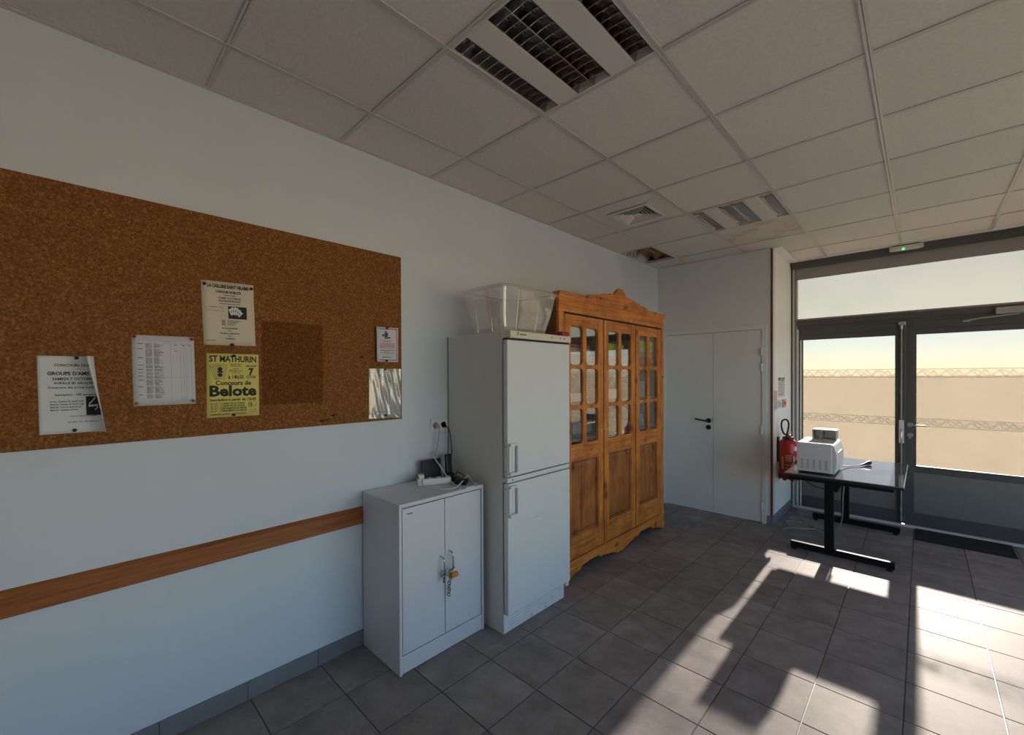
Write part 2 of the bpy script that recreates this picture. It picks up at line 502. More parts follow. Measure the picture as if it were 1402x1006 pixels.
def tray_mat():
    m, nt, b, out = new_mat('translucent_grey_plastic')
    tl = nt.nodes.new('ShaderNodeBsdfTranslucent')
    tl.inputs['Color'].default_value = (0.55, 0.54, 0.50, 1)
    mx = nt.nodes.new('ShaderNodeMixShader')
    mx.inputs['Fac'].default_value = 0.22
    b.inputs['Base Color'].default_value = (0.66, 0.66, 0.64, 1)
    nt.links.new(b.outputs[0], mx.inputs[1])
    nt.links.new(tl.outputs[0], mx.inputs[2])
    nt.links.new(mx.outputs[0], out.inputs['Surface'])
    return m
M['tray'] = tray_mat()

def desk_mat():
    m, nt, b, out = new_mat('glossy_grey_laminate')
    b.inputs['Base Color'].default_value = (0.15, 0.155, 0.15, 1)
    b.inputs['Roughness'].default_value = 0.055
    b.inputs['Specular IOR Level'].default_value = 0.8
    return m
M['desk'] = desk_mat()

def led():
    m, nt, b, out = new_mat('green_indicator_lamp')
    b.inputs['Base Color'].default_value = (0.05, 0.4, 0.1, 1)
    b.inputs['Emission Color'].default_value = (0.15, 1.0, 0.30, 1)
    b.inputs['Emission Strength'].default_value = 0.7
    return m
M['led'] = led()

# ------------------------------------------------------------------ mesh helpers
ORG = {}     # object name -> world point of the thing's base (mesh data of the thing is relative to it)

def org_of(o):
    while o.parent is not None:
        o = o.parent
    return ORG.get(o.name, Vector((0, 0, 0)))

class MB:
    def __init__(self):
        self.v, self.f, self.s = [], [], []
    def add(self, vs, fs, smooth=False):
        n = len(self.v)
        self.v += [Vector(p) for p in vs]
        self.f += [tuple(i + n for i in f) for f in fs]
        self.s += [smooth] * len(fs)
        return self
    def box(self, x0, y0, z0, x1, y1, z1):
        x0, x1 = min(x0, x1), max(x0, x1)
        y0, y1 = min(y0, y1), max(y0, y1)
        z0, z1 = min(z0, z1), max(z0, z1)
        vs = [(x, y, z) for z in (z0, z1) for y in (y0, y1) for x in (x0, x1)]
        return self.add(vs, [(0, 2, 3, 1), (4, 5, 7, 6), (0, 1, 5, 4), (2, 6, 7, 3), (0, 4, 6, 2), (1, 3, 7, 5)])
    def hexa(self, bot, top):
        """bot, top: four points each, counter-clockwise from above"""
        return self.add(list(bot) + list(top), [(3, 2, 1, 0), (4, 5, 6, 7), (0, 1, 5, 4), (1, 2, 6, 5), (2, 3, 7, 6), (3, 0, 4, 7)])
    def prism(self, pts, fn, d0, d1):
        """pts: outline in (u,v); fn(u,v,d)->xyz"""
        n = len(pts)
        vs = [fn(u, v, d0) for u, v in pts] + [fn(u, v, d1) for u, v in pts]
        fs = [tuple(range(n))[::-1], tuple(range(n, 2 * n))]
        fs += [(k, (k + 1) % n, (k + 1) % n + n, k + n) for k in range(n)]
        return self.add(vs, fs)
    def strip(self, top, bot, fn, d0, d1):
        """a board whose upper and lower outlines are given as equal-length (u,v) lists"""
        for k in range(len(top) - 1):
            q = [bot[k], bot[k + 1], top[k + 1], top[k]]
            self.prism(q, fn, d0, d1)
        return self
    def frame_of(self, t):
        t = t.normalized()
        a = Vector((0, 0, 1)) if abs(t.z) < 0.9 else Vector((1, 0, 0))
        u = t.cross(a).normalized()
        return u, t.cross(u).normalized()
    def tube(self, pts, r, seg=8, closed=False, caps=True):
        pts = [Vector(p) for p in pts]
        n = len(pts)
        vs, fs = [], []
        for k, p in enumerate(pts):
            if closed:
                t = pts[(k + 1) % n] - pts[k - 1]
            else:
                t = pts[min(k + 1, n - 1)] - pts[max(k - 1, 0)]
            if k == 0:
                u, w = self.frame_of(t)
            else:
                t = t.normalized()
                u = (u - t * u.dot(t)).normalized()
                w = t.cross(u)
            rr = r[k] if isinstance(r, (list, tuple)) else r
            for j in range(seg):
                a = 2 * PI * j / seg
                vs.append(p + (u * math.cos(a) + w * math.sin(a)) * rr)
        m = n if closed else n - 1
        for k in range(m):
            for j in range(seg):
                a, b = k * seg + j, k * seg + (j + 1) % seg
                c, d = ((k + 1) % n) * seg + (j + 1) % seg, ((k + 1) % n) * seg + j
                fs.append((a, b, c, d))
        self.add(vs, fs, True)
        if caps and not closed:
            self.add(vs[:seg], [tuple(range(seg))[::-1]])
            self.add(vs[-seg:], [tuple(range(seg))])
        return self
    def cyl(self, p0, p1, r0, r1=None, seg=20):
        return self.tube([p0, p1], [r0, r0 if r1 is None else r1], seg)
    def lathe(self, c, prof, seg=28, axis='z'):
        vs, fs = [], []
        for r, h in prof:
            for j in range(seg):
                a = 2 * PI * j / seg
                x, y = r * math.cos(a), r * math.sin(a)
                if axis == 'z':
                    vs.append((c[0] + x, c[1] + y, c[2] + h))
                elif axis == 'x':
                    vs.append((c[0] + h, c[1] + x, c[2] + y))
                else:
                    vs.append((c[0] + x, c[1] + h, c[2] + y))
        n = len(prof)
        for k in range(n - 1):
            for j in range(seg):
                a, b = k * seg + j, k * seg + (j + 1) % seg
                fs.append((a, b, b + seg, a + seg))
        self.add(vs, fs, True)
        self.add(vs[:seg], [tuple(range(seg))[::-1]])
        self.add(vs[-seg:], [tuple(range(seg))])
        return self
    def build(self, name, mat, parent=None, bevel=0.0, origin=None, seg=2, flip=True):
        if parent is None:
            if origin is None:
                xs, ys, zs = [p.x for p in self.v], [p.y for p in self.v], [p.z for p in self.v]
                origin = Vector(((min(xs) + max(xs)) / 2, (min(ys) + max(ys)) / 2, min(zs)))
            og = Vector(origin)
        else:
            og = org_of(parent)
        me = bpy.data.meshes.new(name)
        me.from_pydata([tuple(p - og) for p in self.v], [], self.f)
        me.polygons.foreach_set('use_smooth', self.s)
        me.materials.append(M[mat] if isinstance(mat, str) else mat)
        me.validate()
        if flip:
            import bmesh
            bm = bmesh.new()
            bm.from_mesh(me)
            bmesh.ops.recalc_face_normals(bm, faces=bm.faces)
            bm.to_mesh(me)
            bm.free()
        me.update()
        o = bpy.data.objects.new(name, me)
        COL.objects.link(o)
        if parent is None:
            o.location = og
            ORG[o.name] = og
        else:
            o.parent = parent
        if bevel:
            b = o.modifiers.new('bevel', 'BEVEL')
            b.width, b.segments, b.limit_method, b.angle_limit = bevel, seg, 'ANGLE', math.radians(40)
            b.harden_normals = False
        return o

def tag(o, label=None, cat=None, group=None, kind=None):
    if label: o['label'] = label
    if cat: o['category'] = cat
    if group: o['group'] = group
    if kind: o['kind'] = kind
    return o

def thing(name, label, cat, loc, group=None):
    o = bpy.data.objects.new(name, None)
    o.empty_display_size = 0.05
    COL.objects.link(o)
    o.location = loc
    ORG[o.name] = Vector(loc)
    return tag(o, label, cat, group)

def struct(name, loc=(0, 0, 0)):
    o = bpy.data.objects.new(name, None)
    o.empty_display_size = 0.05
    COL.objects.link(o)
    o.location = loc
    ORG[o.name] = Vector(loc)
    o['kind'] = 'structure'
    return o

def smesh(name, mb, mat, bevel=0.0):
    o = mb.build(name, mat, None, bevel, origin=(0, 0, 0))
    o['kind'] = 'structure'
    return o

def inst(name, me, parent, loc):
    o = bpy.data.objects.new(name, me)
    COL.objects.link(o)
    o.parent = parent
    o.location = Vector(loc) - org_of(parent)
    return o

def smooth_path(pts, n=8):
    """Catmull-Rom through pts"""
    P = [Vector(p) for p in pts]
    P = [P[0] * 2 - P[1]] + P + [P[-1] * 2 - P[-2]]
    out = []
    for k in range(1, len(P) - 2):
        a, b, c, d = P[k - 1], P[k], P[k + 1], P[k + 2]
        for j in range(n):
            t = j / n
            out.append(0.5 * ((2 * b) + (c - a) * t + (2 * a - 5 * b + 4 * c - d) * t * t + (3 * b - a - 3 * c + d) * t ** 3))
    out.append(P[-2])
    return out

_glyph = {}
def glyphs(text, bold):
    key = (text, bold)
    if key not in _glyph:
        cu = bpy.data.curves.new('t', 'FONT')
        cu.body = text
        cu.size = 1.0
        cu.resolution_u = 2
        cu.fill_mode = 'FRONT'
        cu.offset = bold
        ob = bpy.data.objects.new('t', cu)
        me = bpy.data.meshes.new_from_object(ob)
        vs = [tuple(v.co) for v in me.vertices]
        fs = [tuple(p.vertices) for p in me.polygons]
        bpy.data.objects.remove(ob)
        bpy.data.meshes.remove(me)
        bpy.data.curves.remove(cu)
        _glyph[key] = (vs, fs)
    return _glyph[key]

def lettering(mb, text, u, v, h, fn, width=None, align='c', bold=0.0, d=0.0006):
    """flat print: baseline at v, cap height h, at u (left, centre or right); fn(u,v,d)->xyz"""
    vs, fs = glyphs(text, bold)
    if not vs:
        return
    x0, x1 = min(p[0] for p in vs), max(p[0] for p in vs)
    sy = h / 0.70
    sx = sy if width is None else width / (x1 - x0)
    w = (x1 - x0) * sx
    off = {'l': 0, 'c': -w / 2, 'r': -w}[align]
    mb.add([fn(u + off + (p[0] - x0) * sx, v + p[1] * sy, d) for p in vs], fs)

def bars(mb, u0, u1, v, h, fn, d=0.0006, rnd=random, words=True):
    """a line of print too small to read: word-long dashes"""
    u = u0
    while u < u1 - 0.002:
        w = min(rnd.uniform(0.006, 0.018) if words else u1 - u0, u1 - u)
        mb.add([fn(u, v, d), fn(u + w, v, d), fn(u + w, v + h, d), fn(u, v + h, d)], [(0, 1, 2, 3)])
        u += w + 0.002

def rect(mb, u0, v0, u1, v1, fn, d=0.0005):
    mb.add([fn(u0, v0, d), fn(u1, v0, d), fn(u1, v1, d), fn(u0, v1, d)], [(0, 1, 2, 3)])

def poly(mb, pts, fn, d=0.0007):
    mb.add([fn(u, v, d) for u, v in pts], [tuple(range(len(pts)))])

def disc(mb, u, v, r, fn, d=0.0007, ry=None, n=20):
    ry = ry or r
    poly(mb, [(u + r * math.cos(2 * PI * k / n), v + ry * math.sin(2 * PI * k / n)) for k in range(n)], fn, d)

# ------------------------------------------------------------------ the room
HC = 2.822
YF = 3.91          # far wall with the double door
XR = 1.215         # short white return wall
YG = 4.83          # glazed front
XE, YB = 5.25, -3.45

smesh('wall_left', MB().box(-0.15, YB, 0, 0, YF + 0.12, 3.15), 'wall')
smesh('wall_far', MB().box(0, YF, 0, 0.055, YF + 0.12, 3.15).box(1.165, YF, 0, XR, YF + 0.12, 3.15).box(0.055, YF, 2.045, 1.165, YF + 0.12, 3.15), 'wall_far')
smesh('wall_return', MB().box(XR - 0.12, YF + 0.12, 0, XR, 4.98, 3.15), 'white_wall')
smesh('wall_rear', MB().box(-0.15, YB - 0.15, 0, XE, YB, 3.15), 'wall')
smesh('wall_right', MB().box(XE, YB, 0, XE + 0.15, 4.98, 0.45).box(XE, YB, 2.45, XE + 0.15, 4.98, 3.15)
      .box(XE, YB, 0.45, XE + 0.15, -1.3, 2.45).box(XE, 3.6, 0.45, XE + 0.15, 4.98, 2.45), 'wall')
smesh('wall_front', MB().box(XR - 0.12, YG + 0.01, HC + 0.005, XE, 4.98, 3.15), 'white_wall')
w3 = struct('window_3', (XE + 0.08, 1.15, 0.45))
MB().box(XE + 0.05, -1.3, 0.45, XE + 0.11, 3.6, 0.5).box(XE + 0.05, -1.3, 2.40, XE + 0.11, 3.6, 2.45).build('window_frame', 'alu_dark', w3)
for yy in (-1.3, 0.32, 1.94, 3.55):
    MB().box(XE + 0.05, yy, 0.5, XE + 0.11, yy + 0.05, 2.40).build('mullion', 'alu_dark', w3)
MB().box(XE + 0.078, -1.25, 0.5, XE + 0.084, 3.55, 2.40).build('window_pane', 'window_glass', w3)

# floor: slab of grout with tiles standing 2 mm proud
fl = smesh('floor', MB().box(-0.15, YB, -0.12, XE, YG + 0.05, -0.0035), 'grout')
TX, TY, FX0, FY0 = 0.325, 0.3271, 0.635, 0.200
def tile_mesh(name, sx, sy):
    g = 0.0024
    a, b = (g, g, 0), (sx - g, sy - g, 0)
    e = 0.0012
    vs = [(a[0], a[1], -0.008), (b[0], a[1], -0.008), (b[0], b[1], -0.008), (a[0], b[1], -0.008),
          (a[0], a[1], -e), (b[0], a[1], -e), (b[0], b[1], -e), (a[0], b[1], -e),
          (a[0] + e, a[1] + e, 0), (b[0] - e, a[1] + e, 0), (b[0] - e, b[1] - e, 0), (a[0] + e, b[1] - e, 0)]
    fs = [(0, 1, 5, 4), (1, 2, 6, 5), (2, 3, 7, 6), (3, 0, 4, 7), (4, 5, 9, 8), (5, 6, 10, 9), (6, 7, 11, 10), (7, 4, 8, 11), (8, 9, 10, 11)]
    me = bpy.data.meshes.new(name)
    me.from_pydata(vs, [], fs)
    me.materials.append(M['floor'])
    return me
full_tile = tile_mesh('floor_tile', TX, TY)
rest = MB()
cuts = {}
for i in range(-2, 15):
    for r in range(-12, 15):
        x0, y0 = FX0 + TX * i, FY0 + TY * r
        x1, y1 = min(x0 + TX, XE), min(y0 + TY, YG + 0.03)
        xa, ya = max(x0, 0.001), max(y0, YB)
        if x0 < XR and y1 > YF and x1 > XR and y0 > YF:
            xa = XR
        if x1 <= XR and y0 >= YF - 0.01:
            continue
        if x1 <= XR and y1 > YF:
            y1 = YF + 0.02
        if x1 - xa < 0.01 or y1 - ya < 0.01:
            continue
        vis = (r >= -5 and i <= 8)
        whole = abs(x1 - xa - TX) < 1e-4 and abs(y1 - ya - TY) < 1e-4
        if vis:
            if whole:
                me = full_tile
            else:
                k = (round(x1 - xa, 4), round(y1 - ya, 4))
                if k not in cuts:
                    cuts[k] = tile_mesh('floor_tile', *k)
                me = cuts[k]
            inst('floor_tile', me, fl, (xa, ya, random.uniform(-0.0004, 0.0004)))
        else:
            rest.box(xa + 0.0024, ya + 0.0024, -0.008, x1 - 0.0024, y1 - 0.0024, 0)
tag(rest.build('floor_tiles_beyond_view', 'floor', fl), kind='stuff')

# skirting tiles
def skirting(name, pieces):
    o = struct(name)
    for b in pieces:
        MB().box(*b).build('skirting_tile', 'base_tile', o, 0.0015, seg=1)
    return o
pcs = []
y = -3.4
while y < 0.70:
    pcs.append((0.0005, y + 0.001, 0.0, 0.010, y + 0.325, 0.086))
    y += 0.326
skirting('baseboard_left', pcs)
skirting('baseboard_far', [(1.168, YF - 0.010, 0.0, XR + 0.010, YF - 0.0005, 0.092)])
skirting('baseboard_return', [(XR + 0.0005, YF + 0.002, 0, XR + 0.010, 4.23, 0.092), (XR + 0.0005, 4.232, 0, XR + 0.010, 4.555, 0.092), (XR + 0.0005, 4.557, 0, XR + 0.010, 4.765, 0.092)])

# wooden rail along the left wall, wooden corner bead
smesh('trim_1', MB().prism([(0.0005, 0.697), (0.018, 0.697), (0.019, 0.770), (0.015, 0.778), (0.0005, 0.792)], lambda u, v, d: (u, d, v), YB + 0.01, 0.715), 'rail_wood')
smesh('trim_2', MB().box(XR - 0.013, YF - 0.004, 0.094, XR + 0.005, YF + 0.012, HC - 0.002), 'corner_wood')

# ------------------------------------------------------------------ ceiling
ce = smesh('ceiling', MB().box(-0.15, YB, 3.10, XE + 0.15, 4.98, 3.2), 'void')
CA = 0.362
gx = [CA + 0.6 * i for i in range(0, 9)]
gy = [0.6 * r for r in range(-6, 9)]
YT, XT = 4.665, 1.29
BW = 0.012
rails = []
ZR = HC
for x in gx:
    if x < XE:
        ye = YF if x < XR else YT
        MB().box(x - BW, YB, ZR, x + BW, ye, ZR + 0.004).box(x - 0.001, YB, ZR, x + 0.001, ye, ZR + 0.03).build('ceiling_rail', 'rail', ce)
xs = [0.0] + gx + [XE]
xs = [x for x in xs if x <= XE]
for r in gy:
    for k in range(len(xs) - 1):
        x0, x1 = xs[k], xs[k + 1]
        if r > YF and x1 <= XR:
            continue
        if r > YF:
            x0 = max(x0, XT)
        a = x0 + (BW if k else 0)
        MB().box(a, r - BW, ZR + 0.0006, x1 - BW, r + BW, ZR + 0.0045).box(a, r - 0.001, ZR + 0.0006, x1 - BW, r + 0.001, ZR + 0.03).build('ceiling_rail', 'rail', ce)
# wall angle
MB().box(0, YB, ZR, 0.022, YF, ZR + 0.004).box(0.022, YF - 0.022, ZR, XR, YF, ZR + 0.004).box(0.0, YB, ZR, XE, YB + 0.022, ZR + 0.004).box(XE - 0.022, YB, ZR, XE, YT, ZR + 0.004).build('wall_angle', 'rail', ce)
# plaster border in front of the glazing
smesh('trim_3', MB().box(XR, YT, ZR - 0.004, XE, YG + 0.02, ZR + 0.02).box(XR, YF, ZR - 0.004, XT, YT, ZR + 0.02), 'border', 0.002)

def ctile(sx, sy):
    me = bpy.data.meshes.new('ceiling_tile')
    vs = [(0, 0, 0.015), (sx, 0, 0.015), (sx, sy, 0.015), (0, sy, 0.015), (0, 0, 0), (sx, 0, 0), (sx, sy, 0), (0, sy, 0)]
    me.from_pydata(vs, [], [(0, 1, 2, 3), (7, 6, 5, 4), (4, 5, 1, 0), (5, 6, 2, 1), (6, 7, 3, 2), (7, 4, 0, 3)])
    me.materials.append(M['ceil_tile'])
    return me
tm = {}
LIGHTS = {(1, 0): 'near', (1, 4): 'far'}
ycuts = [YB] + [r for r in gy if r > YB]
for k in range(len(xs) - 1):
    for j in range(len(ycuts)):
        y0 = ycuts[j]
        x0, x1 = xs[k], xs[k + 1]
        lim = YF if x1 <= XR else YT
        y1 = min(ycuts[j + 1] if j + 1 < len(ycuts) else lim, lim)
        row = round(y0 / 0.6) if y0 > YB else -99
        if y0 >= lim - 0.02:
            continue
        if y0 >= YF - 0.35 and x0 < XT < x1 and y1 > YF:
            # the tile row that meets the far wall and the border: cut round the corner
            if y0 < YF:
                tile = MB().box(x0 + 0.004, y0 + 0.004, ZR + 0.005, XR, YF, ZR + 0.02).box(XT, y0 + 0.004, ZR + 0.005, x1 - 0.004, y1 - 0.004, ZR + 0.02).box(XR, y0 + 0.004, ZR + 0.005, XT, YF, ZR + 0.02)
                tile.build('ceiling_tile', 'ceil_tile', ce)
                continue
            x0 = XT
        col_i = k - 1
        if (col_i, row) in LIGHTS:
            continue
        if k == 0 and row == 5:
            continue                                   # the missing tile
        if col_i == 0 and row == 3:                     # tile with the air diffuser: a square is cut out of it
            cx, cy, hw = (x0 + x1) / 2, (y0 + y1) / 2 + 0.03, 0.155
            MB().box(x0 + 0.004, y0 + 0.004, ZR + 0.005, cx - hw, y1 - 0.004, ZR + 0.02).box(cx + hw, y0 + 0.004, ZR + 0.005, x1 - 0.004, y1 - 0.004, ZR + 0.02) \
                .box(cx - hw, y0 + 0.004, ZR + 0.005, cx + hw, cy - hw, ZR + 0.02).box(cx - hw, cy + hw, ZR + 0.005, cx + hw, y1 - 0.004, ZR + 0.02).build('ceiling_tile', 'ceil_tile', ce)
            VENT = (cx, cy)
            continue
        sx, sy = x1 - x0 - 0.008, y1 - y0 - 0.008
        key = (round(sx, 3), round(sy, 3))
        if key not in tm:
            tm[key] = ctile(sx, sy)
        me = tm[key]
        if col_i == 1 and row == 5:
            me = ctile(sx, sy)
            me.materials[0] = M['stain']
        t = inst('ceiling_tile', me, ce, (x0 + 0.004, y0 + 0.004, ZR + 0.005 + random.uniform(0, 0.0012)))
        if col_i == 1 and row == 5:
            t['label'] = 'ceiling tile with brown water stains'

# what shows in the hole left by the missing tile
rh = random.Random(5)
ins = MB()
nx, ny = 14, 20
def bump_h(a, b):
    return 0.022 * math.sin(a * 17 + b * 9) + 0.018 * math.sin(b * 23 - a * 8) + rh.uniform(-0.008, 0.008)
H = [[2.93 + bump_h(i / nx, j / ny) - 0.05 * (j / ny) for j in range(ny + 1)] for i in range(nx + 1)]
vs = [(0.06 + 0.34 * i / nx, 3.17 + 0.5 * j / ny, H[i][j]) for i in range(nx + 1) for j in range(ny + 1)]
ins.add(vs, [(i * (ny + 1) + j, i * (ny + 1) + j + 1, (i + 1) * (ny + 1) + j + 1, (i + 1) * (ny + 1) + j) for i in range(nx) for j in range(ny)], True)
ins.box(0.05, 3.165, 2.965, 0.41, 3.68, 3.06)
wool = ins.build('insulation_batt', 'insul', None)
tag(wool, 'brown mineral wool insulation showing in the hole of the missing ceiling tile', 'insulation')
tf = thing('torn_facing', 'torn strips of brown paper facing hanging along the wall in the ceiling hole', 'torn paper', (0.03, 3.2, 2.84))
for k in range(5):
    shr = MB()
    y0 = 3.06 + 0.075 * k
    pts = []
    for q in range(6):
        t = q / 5
        pts.append((0.004 + 0.05 * t + rh.uniform(-0.004, 0.004), y0 + rh.uniform(-0.006, 0.006) + 0.012 * t, 2.838 + 0.11 * t))
    for q in range(5):
        a, b = Vector(pts[q]), Vector(pts[q + 1])
        w = Vector((0.004, 0.030 + 0.012 * math.sin(q + k), 0))
        th = Vector((0.004, 0, 0.002))
        shr.hexa([a, a + th, a + w + th, a + w], [b, b + th, b + w + th, b + w])
    shr.build('paper_strip', 'kraft', tf)
cb = MB().tube(smooth_path([(0.30, 3.02, 2.90), (0.27, 3.10, 2.885), (0.22, 3.15, 2.87), (0.235, 3.24, 2.852), (0.25, 3.30, 2.842)]), 0.005, 8)
tag(cb.build('ceiling_cable', 'beige_cord', None), 'beige cable end dangling inside the ceiling hole', 'cable')

# recessed louvre lights
def ceiling_light(x0, y0, label):
    t = thing('ceiling_light', label, 'ceiling light', (x0 + 0.3, y0 + 0.3, ZR), 'recessed louvre lights')
    L = 0.576
    a, b = x0 + 0.012, y0 + 0.012
    z = ZR + 0.001
    MB().box(a, b, z + 0.085, a + L, b + L, z + 0.09).box(a, b, z, a + 0.006, b + L, z + 0.09).box(a + L - 0.006, b, z, a + L, b + L, z + 0.09) \
        .box(a, b, z, a + L, b + 0.006, z + 0.09).box(a, b + L - 0.006, z, a + L, b + L, z + 0.09).build('lamp_housing', 'lamp_body', t)
    sl = [(0.010, 0.086), (0.206, 0.286), (0.290, 0.370), (0.490, 0.566)]
    for c0, c1 in ((0.090, 0.202), (0.374, 0.486)):
        MB().box(a + c0, b + 0.006, z - 0.001, a + c1, b + L - 0.006, z + 0.012).build('cover_panel', 'lamp_body', t, 0.001, seg=1)
    MB().box(a + 0.286, b + 0.006, z, a + 0.290, b + L - 0.006, z + 0.05).build('centre_bar', 'blade', t)
    n = 13
    step = (L - 0.012) / n
    w = sl[0][1] - sl[0][0]
    bm = bpy.data.meshes.new('louvre_blade')
    # curved V-section blade
    hw = w / 2
    bv, bf = [], []
    for q in range(9):
        s = -1 + 2 * q / 8
        zb = 0.006 + 0.002 * (1 - s * s)
        bv += [(s * hw, -0.0013, zb - 0.004), (s * hw, 0.0013, zb - 0.004), (s * hw, 0.0050, 0.034), (s * hw, -0.0050, 0.034)]
    for q in range(8):
        for e in range(4):
            bf.append((q * 4 + e, q * 4 + (e + 1) % 4, q * 4 + 4 + (e + 1) % 4, q * 4 + 4 + e))
    bm.from_pydata(bv, [], bf)
    bm.materials.append(M['blade'])
    for c0, c1 in sl:
        re = MB()
        prof = [(c0, 0.0), (c0 + 0.004, 0.018), (c0 + 0.013, 0.045), (c0 + 0.026, 0.066), ((c0 + c1) / 2, 0.076), (c1 - 0.026, 0.066), (c1 - 0.013, 0.045), (c1 - 0.004, 0.018), (c1, 0.0)]
        for q in range(len(prof) - 1):
            (u0, v0), (u1, v1) = prof[q], prof[q + 1]
            re.add([(a + u0, b + 0.006, z + v0), (a + u1, b + 0.006, z + v1), (a + u1, b + L - 0.006, z + v1), (a + u0, b + L - 0.006, z + v0)], [(0, 1, 2, 3)], True)
        rf = re.build('reflector', 'louvre', t)
        MB().cyl((a + (c0 + c1) / 2, b + 0.01, z + 0.056), (a + (c0 + c1) / 2, b + L - 0.01, z + 0.056), 0.008, seg=10).build('tube_lamp', 'tube', rf)
        for q in range(1, n):
            inst('louvre_blade', bm, rf, (a + (c0 + c1) / 2, b + 0.006 + step * q, z))
    return t
ceiling_light(gx[1], 0.0, 'square recessed ceiling light with mirror louvres nearest the viewer at the top of the picture')
ceiling_light(gx[1], 2.4, 'square recessed ceiling light with bright mirror louvres beside the water-stained tile')

# air diffuser
cx, cy = VENT
vt = thing('ceiling_vent', 'square four-way air vent set in a ceiling tile between the two lights', 'vent', (cx, cy, ZR))
def sq_ring(mb, h0, z0, h1, z1, th=0.003):
    for s in range(4):
        c, n = math.cos(s * PI / 2), math.sin(s * PI / 2)
        def P(u, v, z):
            return (cx + u * c - v * n, cy + u * n + v * c, z)
        mb.hexa([P(-h0, -h0, z0), P(h0, -h0, z0), P(h1, -h1, z1), P(-h1, -h1, z1)], [P(-h0, -h0, z0 + th), P(h0, -h0, z0 + th), P(h1, -h1, z1 + th), P(-h1, -h1, z1 + th)])
m = MB(); sq_ring(m, 0.172, ZR - 0.004, 0.145, ZR - 0.004); sq_ring(m, 0.145, ZR - 0.006, 0.138, ZR + 0.04); m.build('vent_frame', 'white_plastic', vt)
for h in (0.130, 0.104, 0.078, 0.054):
    m = MB(); sq_ring(m, h, ZR - 0.003, h - 0.015, ZR + 0.020, 0.002); m.build('vent_louvre', 'white_plastic', vt)
MB().box(cx - 0.030, cy - 0.030, ZR - 0.001, cx + 0.030, cy + 0.030, ZR + 0.004).build('vent_centre', 'white_plastic', vt, 0.002)
MB().box(cx - 0.14, cy - 0.14, ZR + 0.06, cx + 0.14, cy + 0.14, ZR + 0.064).build('vent_backing', 'void', vt)

# ------------------------------------------------------------------ interior double door in the far wall
d3 = struct('door_3', (0.6, YF, 0))
MB().box(0.050, YF - 0.006, 0, 0.098, YF + 0.05, 2.006).build('door_jamb', 'door_paint', d3, 0.002)
MB().box(1.122, YF - 0.006, 0, 1.167, YF + 0.05, 2.006).build('door_jamb', 'door_paint', d3, 0.002)
MB().box(0.050, YF - 0.006, 2.0065, 1.167, YF + 0.05, 2.048).build('door_lintel', 'door_paint', d3, 0.002)
MB().box(0.0995, YF + 0.004, 0.008, 0.6345, YF + 0.044, 2.003).build('door_leaf', 'door_paint', d3, 0.002)
MB().box(0.6375, YF + 0.004, 0.008, 1.1205, YF + 0.044, 2.003).build('door_leaf', 'door_paint', d3, 0.002)
MB().box(0.098, YF + 0.046, 0.0, 1.122, YF + 0.06, 2.006).build('door_back', 'gap', d3)
for z0, z1 in ((1.735, 1.812), (1.572, 1.650), (0.925, 1.010), (0.135, 0.215)):
    MB().cyl((1.118, YF - 0.006, z0), (1.118, YF - 0.006, z1), 0.0085, seg=12).box(1.108, YF - 0.003, z0, 1.124, YF + 0.006, z1).build('hinge', 'white_plastic', d3)
h = MB().lathe((0.590, YF + 0.004, 1.025), [(0.026, 0), (0.026, -0.006), (0.022, -0.009)], 24, 'y').cyl((0.590, YF, 1.025), (0.590, YF - 0.055, 1.025), 0.009)
h.tube(smooth_path([(0.590, YF - 0.050, 1.025), (0.57, YF - 0.056, 1.027), (0.51, YF - 0.056, 1.036), (0.46, YF - 0.052, 1.044)], 6), 0.0085, 10)
tag(h.build('door_handle', 'black', d3), 'black lever handle')
MB().lathe((0.590, YF + 0.004, 0.950), [(0.026, 0), (0.026, -0.006), (0.022, -0.009)], 24, 'y').box(0.587, YF - 0.008, 0.938, 0.593, YF - 0.004, 0.962).build('keyhole_plate', 'black', d3)
MB().box(0.633, YF + 0.001, 1.01, 0.639, YF + 0.006, 1.075).build('latch_plate', 'steel', d3)

# ------------------------------------------------------------------ glazed front
w1 = struct('window_1', (1.25, YG, 0))
MB().box(XR, 4.765, 0, XR + 0.014, YG + 0.03, HC - 0.004).build('frame_joint', 'alu_dark', w1)
MB().box(XR + 0.014, 4.775, 0, 1.247, YG + 0.03, 2.752).build('frame_jamb', 'alu_light', w1, 0.002)
MB().box(1.247, 4.790, 0, 1.252, YG + 0.03, 2.752).build('frame_joint', 'alu_dark', w1)
MB().box(1.252, 4.785, 0, 1.270, YG + 0.03, 2.64).build('frame_jamb', 'alu_mid', w1, 0.002)
MB().box(1.229, 4.715, 2.750, XE, YG + 0.02, HC - 0.005).build('blind_housing', 'alu_dark', w1, 0.006)
MB().box(1.247, 4.792, 2.630, XE, 4.797, 2.750).build('roller_blind', 'blind', w1)
MB().cyl((1.247, 4.7945, 2.632), (XE, 4.7945, 2.632), 0.007, seg=10).build('blind_bottom_bar', 'alu_mid', w1)
MB().box(1.262, 4.770, 2.092, XE, YG + 0.03, 2.158).build('transom_bar', 'alu_dark', w1, 0.010)
MB().box(1.262, 4.790, 2.066, XE, YG + 0.03, 2.096).build('door_head', 'alu_dark', w1, 0.003)
MB().box(1.262, 4.800, 2.156, XE, YG + 0.03, 2.176).build('glazing_bead', 'alu_mid', w1, 0.003)
MB().box(1.270, YG - 0.002, 2.16, XE, YG + 0.002, 2.76).build('window_pane', 'film_plain', w1)
MB().box(XR + 0.014, 4.762, 0.0, XE, 4.93, 0.022).build('threshold', 'alu_light', w1, 0.003)
for xx in (3.1255, ):
    MB().box(xx, 4.775, 0.022, xx + 0.0645, YG + 0.03, 2.75).build('frame_post', 'alu_dark', w1, 0.003)

